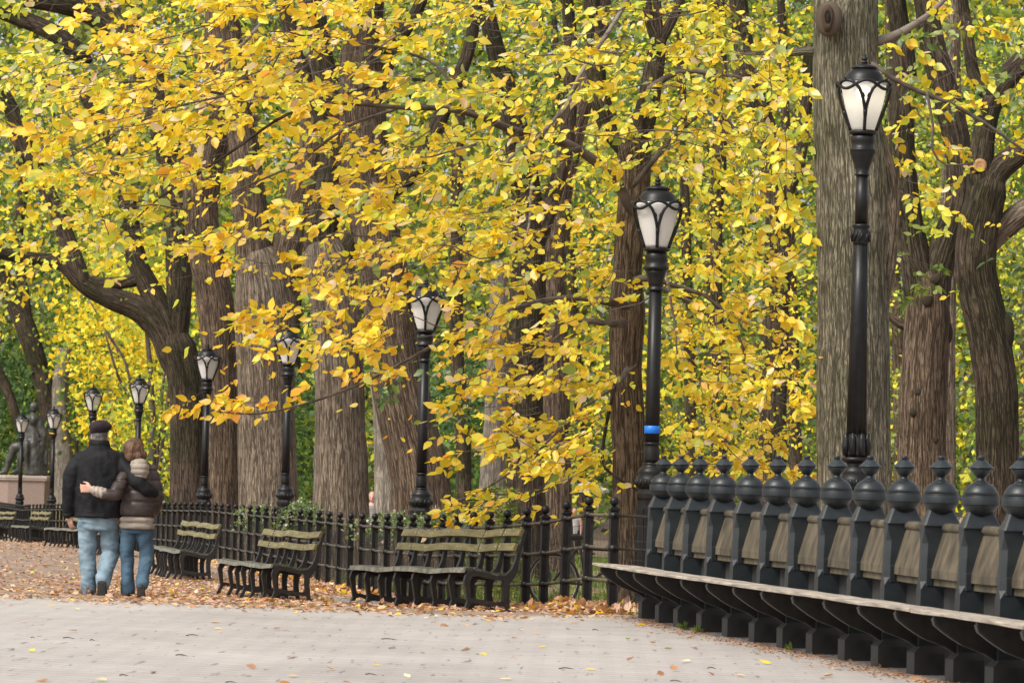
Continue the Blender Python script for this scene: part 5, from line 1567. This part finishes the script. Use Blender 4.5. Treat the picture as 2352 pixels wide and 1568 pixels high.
fuse(mb, 'hair', HAIR_B, wom, .009, 2, lambda c: .016 * noise.noise(Vector((c.x * 26, c.y * 26, c.z * 8))) + .005 * noise.noise(Vector((c.x * 90, c.y * 90, c.z * 20))))
mb = MB()
mb.stack(st([(277, 351, 1222, .10, 0), (277, 351, 1205, .115, 0)]), 22)
mb.chain([(m(294, 1225), .080), (m(291, 1255, .02), .076), (m(291, 1288, .03), .068), (m(292, 1325, .02), .066), (m(293, 1352, .02), .074), (m(293, 1359, .02), .074)], 14)
mb.chain([(m(332, 1225), .082), (m(335, 1252, .03), .078), (m(335, 1280, .045), .070), (m(332, 1310, -.07), .064), (m(330, 1330, -.15), .068), (m(330, 1337, -.17), .068)], 14)
fuse(mb, 'jeans', JEANS_W, wom, .0105, 3, folds(.008, 9, 6, 14, 21))
mb = MB(); q = m(293, 1363, .03); mb.cap(q + Vector((.005, -.06, .005)), .034, q + Vector((-.03, .12, -.002)), .034, 10)
fuse(mb, 'shoe', SHOE_K, wom, .008, 2)
mb = MB()
mb.cap(m(329, 1344, -.22), .036, m(329, 1360, -.19), .040, 10); mb.cap(m(329, 1360, -.19), .040, m(329, 1363, -.09), .034, 10); mb.box(m(329, 1356, -.238), (.080, .024, .14), bev=.011)
fuse(mb, 'shoe', SHOE_K, wom, .008, 2)

# ---- strangers far behind the trunks, small and half hidden
def stranger(label, px, d, top_py, skin, cloth, height=1.62, seated=False):
    g = G(px, d)
    tz_ = P(px, top_py, d).z - g.z
    k = tz_ / height
    o = thing('person', label, 'person', g)
    mb = MB(); H = height
    head(mb, (0, 0, H - .12), (0, -1, 0)); mb.cap((0, 0, H - .2), .05, (0, 0, H - .3), .055)
    mb.stack([(0, 0, .85, .13, .09), (0, 0, 1.1, .13, .09), (0, 0, H - .32, .14, .09), (0, 0, H - .26, .07, .06)])
    for s in (-1, 1):
        mb.chain([((s * .17, 0, H - .3), .05), ((s * .23, -.03, H - .58), .042), ((s * .22, -.10, H - .82), .032)])
        hand(mb, (s * .22, -.11, H - .84), (0, -.2, -1), (s, 0, 0), 1, .5)
        mb.chain([((s * .09, 0, .85), .08), ((s * .1, -.02, .46), .055), ((s * .1, .02, .06), .04)]); mb.cap((s * .1, .03, .035), .035, (s * .11, -.12, .03), .035)
    b = fuse(mb, 'body', skin, o, .014, 2)
    mb = MB(); mb.stack([(0, 0, .78, .17, .12), (0, 0, 1.1, .16, .115), (0, 0, H - .36, .175, .115), (0, 0, H - .30, .12, .09)])
    fuse(mb, 'clothing', cloth, o, .014, 2)
    mb = MB(); mb.ball((0, .025, H - .075), .095, 12, 10, (.95, 1, .9)); fuse(mb, 'hair', HAIR_G, o, .012, 2)
    mb = MB()
    for s in (-1, 1): mb.chain([((s * .09, 0, .86), .095), ((s * .1, -.02, .46), .075), ((s * .1, .02, .1), .06)])
    fuse(mb, 'trousers', JACKET_M, o, .014, 2)
    o.scale = (k, k, k)
    return o
WHITE = noisy('white_cloth', (.38, .38, .37), (.5, .5, .49), 6, .8)
GREYC = noisy('grey_cloth', (.2, .19, .18), (.3, .28, .27), 6, .8)
stranger('person with bare arms and a dark strap, half hidden right of the broad brown trunk', 851, 72, 1128, SKIN, GREYC)
stranger('person with a bright face and dark collar, half hidden left of the dark furrowed trunk', 1157, 78, 1142, SKIN, JACKET_M)
stranger('second pale-faced person just left of the one with the dark collar', 1146, 82, 1138, SKIN, GREYC)
stranger('person with dark hair and a white shirt seen over the fence under the white canopy', 1317, 112, 1166, SKIN, WHITE)

# white canopy far behind the low yellow leaves
g = G(1345, 122)
o = thing('parasol', 'white canopy far behind the fence, seen through low yellow leaves', 'umbrella', g)
s = 122 / F_PX; cz = P(1345, 1106, 122).z
mb = MB()
prof = [(.02, cz + .02), (.35, cz - .10), (.7, cz - .24), (.7, cz - .33), (.68, cz - .33), (.68, cz - .26), (.35, cz - .13), (.02, cz - .02)]
vs = []; n = 8
mb.lathe([(r, z) for r, z in prof], 8, (g.x, g.y, 0), smooth=False)
mb.build('canopy', WHITE, o)
mb = MB(); mb.tube([(g.x, g.y, g.z - .05), (g.x, g.y, cz)], .03, 8); mb.build('pole', IRON, o)
mb = MB(); mb.lathe([(.3, 0), (.3, .06), (.08, .1), (.05, .3)], 14, tuple(g)); mb.build('base', IRON, o)

# bicycle leaning behind the wire mesh
g = G(1452, 46.8)
o = thing('bicycle', 'black bicycle leaning behind the wire fence by the wall bench', 'bicycle', g)
def wheel(cx, nm):
    a = bpy.data.objects.new(nm, None); COL.objects.link(a); a.parent = o; a.location = (cx, 0, .34)
    def ring(r, t, name, m_):
        q = MB(); q.tube([(r * math.cos(k * math.pi / 16), 0, r * math.sin(k * math.pi / 16)) for k in range(32)], t, 6, closed=True); ob = q.build(name, m_, a, world=False); return ob
    ring(.325, .018, 'tyre', IRON); ring(.302, .010, 'rim', SCREW)
    q = MB()
    for k in range(20):
        an = k * math.pi / 10; q.tube([(.03 * math.cos(an + .6), .02 * (-1) ** k, .03 * math.sin(an + .6)), (.30 * math.cos(an), 0, .30 * math.sin(an))], .0018, 3)
    q.build('spokes', SCREW, a, world=False)
wheel(.0, 'wheel'); wheel(-1.02, 'wheel')
mb = MB()
for a, b in (((0, .34), (-.12, .78)), ((-.12, .78), (-.08, .92)), ((-.13, .72), (-.66, .74)), ((-.13, .62), (-.60, .30)), ((-.60, .30), (-.68, .84)), ((-.60, .30), (-1.02, .34)), ((-.68, .76), (-1.02, .34))):
    mb.tube([(a[0], 0, a[1]), (b[0], 0, b[1])], .016, 8)
mb.build('bike_frame', IRON, o, world=False)
mb = MB(); mb.tube([(-.1, -.28, .98), (-.06, -.2, .96), (-.07, 0, .94), (-.06, .2, .96), (-.1, .28, .98)], .012, 7); mb.build('handlebar', IRON, o, world=False)
mb = MB(); mb.ball((-.72, 0, .87), .13, 12, 8, (1, .5, .3)); mb.build('saddle', IRON, o, world=False)
mb = MB()
for z in (.86, .97, 1.08):
    w = .15 + (z - .86) * .2
    mb.tube([(.02, -w, z), (.32, -w, z), (.32, w, z), (.02, w, z)], .004, 4, closed=True)
for k in range(7):
    x = .02 + .05 * k
    for y in (-1, 1): mb.tube([(x, y * .15, .86), (x, y * .195, 1.08)], .003, 3)
mb.build('basket', IRON, o, world=False)
o.rotation_euler = (R(-6), 0, R(20))

# ---- statue on its plinth
DS = 146.0
def S(cx, cy, y=0.0):
    q = P(cx / 4.167, 912.6 + cy / 4.167, DS); return q + Vector((0, y, 0))
gs = G(46, DS)
sto = thing('statue', 'dark bronze statue of a seated man on a pink granite plinth', 'statue', gs)
mb = MB()
mb.ball(S(326, 96, 0), .19, 14, 12, (.92, 1.0, 1.15)); mb.cap(S(322, 130, 0), .1, S(318, 180, 0), .13)
mb.cap(S(338, 215, -.3), .24, S(330, 215, .3), .24); mb.cap(S(335, 240, 0), .33, S(345, 420, .0), .36)
mb.cap(S(285, 220, 0), .2, S(270, 400, -.1), .24)
mb.chain([(S(385, 235, -.32), .17), (S(436, 365, -.36), .135), (S(432, 440, -.3), .10), (S(428, 480, -.26), .085)])
mb.chain([(S(300, 235, .35), .16), (S(250, 350, .4), .13), (S(210, 420, .3), .1)])
mb.chain([(S(330, 450, -.22), .25), (S(235, 462, -.25), .22), (S(145, 478, -.25), .175)])
mb.chain([(S(140, 485, -.25), .165), (S(100, 590, -.24), .135), (S(70, 690, -.22), .095)])
mb.cap(S(70, 705, -.22), .09, S(10, 722, -.2), .07)
mb.chain([(S(330, 450, .2), .25), (S(215, 470, .3), .21)]); mb.chain([(S(210, 480, .3), .16), (S(190, 590, .2), .13), (S(180, 680, .15), .1)]); mb.cap(S(180, 700, .12), .09, S(125, 716, .12), .075)
mb.stack([(*S(345, 742), .47, .5), (*S(345, 640), .45, .48), (*S(345, 540), .45, .46), (*S(340, 440), .42, .42)], 18)
mb.chain([(S(275, 440, -.4), .13), (S(262, 560, -.46), .11), (S(285, 660, -.42), .06)])
mb.cap(S(450, 480, -.25), .06, S(455, 640, -.25), .05)
fuse(mb, 'figure', BRONZE, sto, .035, 2, lambda c: .035 * noise.noise(Vector((c.x * 5 + c.z * 2, c.y * 5, c.z * 1.2))) - .02 * noise.noise(Vector((c.x * 11, c.y * 11, c.z * 5))), loc=-Vector(gs))
top = S(300, 747).z; pc = S(215, 747)
mb = MB(); w = 2.35
def oct_(hw, z, c=.55):
    return [(pc.x - hw + c, DS - hw, z), (pc.x + hw, DS - hw, z), (pc.x + hw, DS + hw, z), (pc.x - hw + c, DS + hw, z), (pc.x - hw, DS + hw - c, z), (pc.x - hw, DS - hw + c, z)]
def prism(levels):
    q = MB(); vs = []
    for hw, z in levels: vs += oct_(hw, z)
    fs = [(l * 6 + i, l * 6 + (i + 1) % 6, l * 6 + 6 + (i + 1) % 6, l * 6 + 6 + i) for l in range(len(levels) - 1) for i in range(6)]
    fs += [tuple(range(5, -1, -1)), tuple(range((len(levels) - 1) * 6, len(levels) * 6))]
    q.add(vs, fs); return q
hw = (S(465, 747).x - pc.x)
prism([(hw - .03, gs.z - .2), (hw - .03, top - .21)]).build('plinth', GRANITE, sto)
prism([(hw - .01, top - .21), (hw + .04, top - .17), (hw + .05, top - .10), (hw + .07, top - .09), (hw + .07, top - .01), (hw + .04, top)]).build('plinth_cap', GRANITE_T, sto)
C = Leaves()
for _ in range(700):
    px = random.uniform(60, 150); d = random.uniform(124, 140); g = G(px, d); k = 3
    C.add(np.array(g) + np.array([0, 0, random.uniform(0, .75)]) + rng.normal(0, .08, (k, 3)), rdir(k, (0, 0, 1)), rdir(k, (0, -1, .4)), rng.uniform(.1, .28, k), palette({'tan': 4, 'pale': 3, 'olive': 1}, k), .3)
tag(C.build('dry_grass', LEAF_FAR, None, True), kind='stuff')

# ================================================================== LEAF LITTER
C = Leaves()
def litter(p, k, spread, size, mix, lift=.0, flat=.35):
    pos = np.array(p) + rng.normal(0, 1, (k, 3)) * np.array([spread, spread, 0])
    pos[:, 2] += np.abs(rng.normal(0, lift, k)) + .008
    C.add(pos, rdir(k, (0, 0, .1), (.7)) * np.array([1, 1, flat]), rdir(k, (0, -.05, 2.2 if flat < .5 else 1.4), .5 if flat < .5 else .7), np.clip(rng.normal(size, size * .25, k), .03, size * 1.6), palette(mix, k), .7)
LM1 = {'tan': 5, 'rust': 4, 'pink': 5, 'brown': 3, 'gold': .5, 'cream': .6}
for _ in range(7500):
    d = random.choice([random.uniform(36, 60), random.uniform(40, 130)])
    px = random.uniform(-60, 1420); g = G(px, d)
    t = d - dcrest(max(g.x, -14))
    if t < .12: continue
    fd_ = np.interp(px, [66, 135, 338, 492, 802, 1083, 1405], [116, 108, 85, 70.5, 53.3, 42.6, 36.4])
    if d > fd_ + 1.5 and random.random() < .75: continue
    if px < 210 and d < 60 and random.random() < .62: continue
    litter(g, 4, .3, .058, LM1, .004, .15)
fpx = np.array([1405, 1205, 1083, 977, 880, 802, 708, 645, 571, 492, 437, 374]); fdd = np.array([36.4, 39.9, 42.6, 45.6, 49.3, 53.2, 58, 61.4, 65.5, 70.5, 75, 81])
for _ in range(2600):        # heaps along the foot of the fence and under the benches
    u = random.random() ** 1.3
    px = np.interp(u, [0, 1], [1405, 374]) ; d = float(np.interp(px, fpx[::-1], fdd[::-1]))
    dq = d + random.gauss(-.15, .38)
    g = G(px + random.gauss(0, 6), dq)
    if dq - dcrest(max(g.x, -14)) < .05: continue
    if dq < d - .55 and random.random() < .7: continue
    litter(g, 6, .14, .07, {'tan': 6, 'pink': 4, 'rust': 2.4, 'brown': 3, 'gold': .8, 'orange': .5, 'cream': 1, 'ygreen': .15}, .028, .5)
for _ in range(420):         # a thin scatter blown over the edge of the paving
    x = random.uniform(-6.5, 1.0); t = -abs(random.gauss(0, .55)); d = dcrest(x) + t
    litter((x, d, .006), random.randint(1, 3), .10, .05, LM1, .002, .12)
tag(C.build('leaf_litter', LITTER, None), kind='stuff')
C = Leaves()                  # reddish crumbs blown against the foot of the wall bench
for _ in range(1100):
    i = random.uniform(-.4, 13.5); q = offs(i, .20 + abs(random.gauss(0, .16)), .008); k = 3
    C.add(np.array(q) + rng.normal(0, .05, (k, 3)) * [1, 1, 0], rdir(k) * [1, 1, .1], rdir(k, (0, 0, 2), .4), rng.uniform(.012, .04, k), palette({'rust': 5, 'brown': 4, 'tan': 1}, k), .5)
tag(C.build('leaf_crumbs', LITTER, None, True), kind='stuff')

# single leaves and twigs one can count on the paving
leaf_spots = [(18, 1393, 't'), (128, 1394, 'y'), (170, 1401, 't'), (270, 1393, 'y'), (300, 1409, 'r'), (290, 1395, 't'), (55, 1431, 't'), (205, 1408, 't'), (163, 1452, 't'), (78, 1499, 'y'), (20, 1494, 'g'), (110, 1567, 'r'), (245, 1567, 't'), (490, 1446, 't'),
              (505, 1433, 't'), (500, 1456, 't'), (627, 1447, 't'), (693, 1424, 't'), (660, 1512, 'r'), (770, 1541, 't'), (660, 1556, 't'), (666, 1572, 'r'), (713, 1571, 't'), (787, 1571, 'r'), (872, 1530, 'y'), (1004, 1431, 't'), (1010, 1439, 'r'), (1075, 1436, 't'), (1127, 1428, 'y'),
              (1065, 1499, 't'), (1102, 1504, 'y'), (1148, 1562, 't'), (1160, 1583, 'y'), (1204, 1452, 'y'), (1190, 1467, 't'), (1240, 1457, 't'), (1250, 1489, 'y'), (1180, 1512, 'r'), (1327, 1431, 't'), (1343, 1448, 'y'), (1443, 1472, 'g'), (1462, 1448, 't'), (1483, 1439, 'y'), (1497, 1480, 't'),
              (1526, 1493, 'g'), (1573, 1522, 'y'), (1605, 1486, 't'), (1438, 1520, 't'), (1510, 1552, 'r'), (1552, 1543, 'r'), (1640, 1551, 'r'), (1770, 1527, 'y'), (1690, 1555, 't'), (1365, 1540, 'y'), (1310, 1556, 't'), (1890, 1556, 't'), (2090, 1563, 'r'), (940, 1560, 't'), (350, 1547, 't'), (590, 1537, 'r'), (420, 1480, 't')]
cols = {'t': ('pale tan', {'tan': 3, 'cream': 1}), 'y': ('yellow', {'gold': 3, 'cream': 1}), 'r': ('curled reddish brown', {'rust': 3, 'brown': 2}), 'g': ('yellow-green', {'ygreen': 3, 'olive': 2})}
def on_pave(px, py):
    lo, hi = 18.0, 60.0
    for _ in range(40):
        mid = (lo + hi) / 2
        if P(px, py, mid).z < 0: hi = mid
        else: lo = mid
    return P(px, py, lo)
for i, (px, py, c_) in enumerate(leaf_spots):
    q = on_pave(px, min(py, 1590)); nm, mx_ = cols[c_]
    C = Leaves()
    a = rdir(1) * [1, .6, 0] + [0, 0, .02]
    tilt = {'t': .10, 'y': .12, 'r': .55, 'g': .10}[c_]
    C.add(np.array([[0, 0, .012]]), a, np.array([[random.gauss(0, tilt), -abs(random.gauss(.05, tilt)), 1.0]]), random.uniform(.055, .088), palette(mx_, 1), .75)
    ob = C.build('fallen_leaf', LITTER)
    ob.location = q + Vector((0, 0, .004))
    tag(ob, '%s fallen leaf lying singly on the grey paving' % nm, 'leaf', 'single fallen leaves on the paving')
for i, (px, py, w, bend) in enumerate([(165, 1467, 42, .03), (450, 1460, 40, -.10), (78, 1466, 16, 0), (215, 1472, 18, .02), (425, 1507, 50, 0), (905, 1470, 60, .02), (1372, 1448, 24, .01), (1310, 1537, 58, .01), (330, 1376, 66, .0), (1640, 1536, 34, -.05), (2010, 1500, 60, .03), (1790, 1462, 26, .0), (540, 1570, 50, .02), (860, 1551, 44, .0), (290, 1553, 34, .02), (1820, 1492, 30, .01), (1560, 1566, 46, -.02)]):
    q = on_pave(px, py); L = px2m(w, q.y)
    mb = MB(); n = 7
    a = random.uniform(-.5, .5)
    mb.tube([(L * (k / 6 - .5) * math.cos(a), L * (k / 6 - .5) * math.sin(a) * 1.2 + bend * 4 * ((k / 6 - .5) ** 2), .008 + .006 * math.sin(k)) for k in range(n)], [.0042 - .0004 * k for k in range(n)], 5)
    ob = mb.build('twig', TWIG); ob.location = q
    tag(ob, 'thin dark fallen twig lying on the grey paving', 'twig', 'fallen twigs on the paving')
for i, (f, n, lab) in enumerate(((2.6, 26, 'small green weed at the foot of the third and fourth posts of the wall bench'), (3.2, 34, 'largest green weed tuft sprouting at the foot of the wall bench'), (6.6, 24, 'green weed by the middle base blocks of the wall bench'))):
    q = offs(f, .24, 0); o = thing('weed', lab, 'weed', q); C = Leaves()
    k = n; a = rdir(k, (0, 0, .7), .6)
    C.add(np.array(q) + rng.normal(0, .012, (k, 3)) * [1, 1, 0] + [0, 0, .01], a, rdir(k, (0, -.6, .6)), rng.uniform(.03, .085, k), palette({'ygreen': 2, 'green': 4, 'olive': 3}, k), .12)
    C.build('blades', LEAF_FAR, o)
# low kerb at the end of the litter, left of the nearest bench
mb = MB(); pts = [G(px, d) for px, d in ((778, 44.2), (792, 42.9), (815, 41.9), (850, 41.2), (900, 40.6))]
for a, b in zip(pts, pts[1:]):
    t = b - a; mb.box((a + b) / 2 + Vector((0, 0, .02)), (t.length - .01, .12, .12), rz=math.atan2(t.y, t.x), bev=.015)
tag(mb.build('kerb', noisy('kerb_stone', (.16, .145, .13), (.27, .25, .23), 8, .9, .4, 30)), kind='structure')
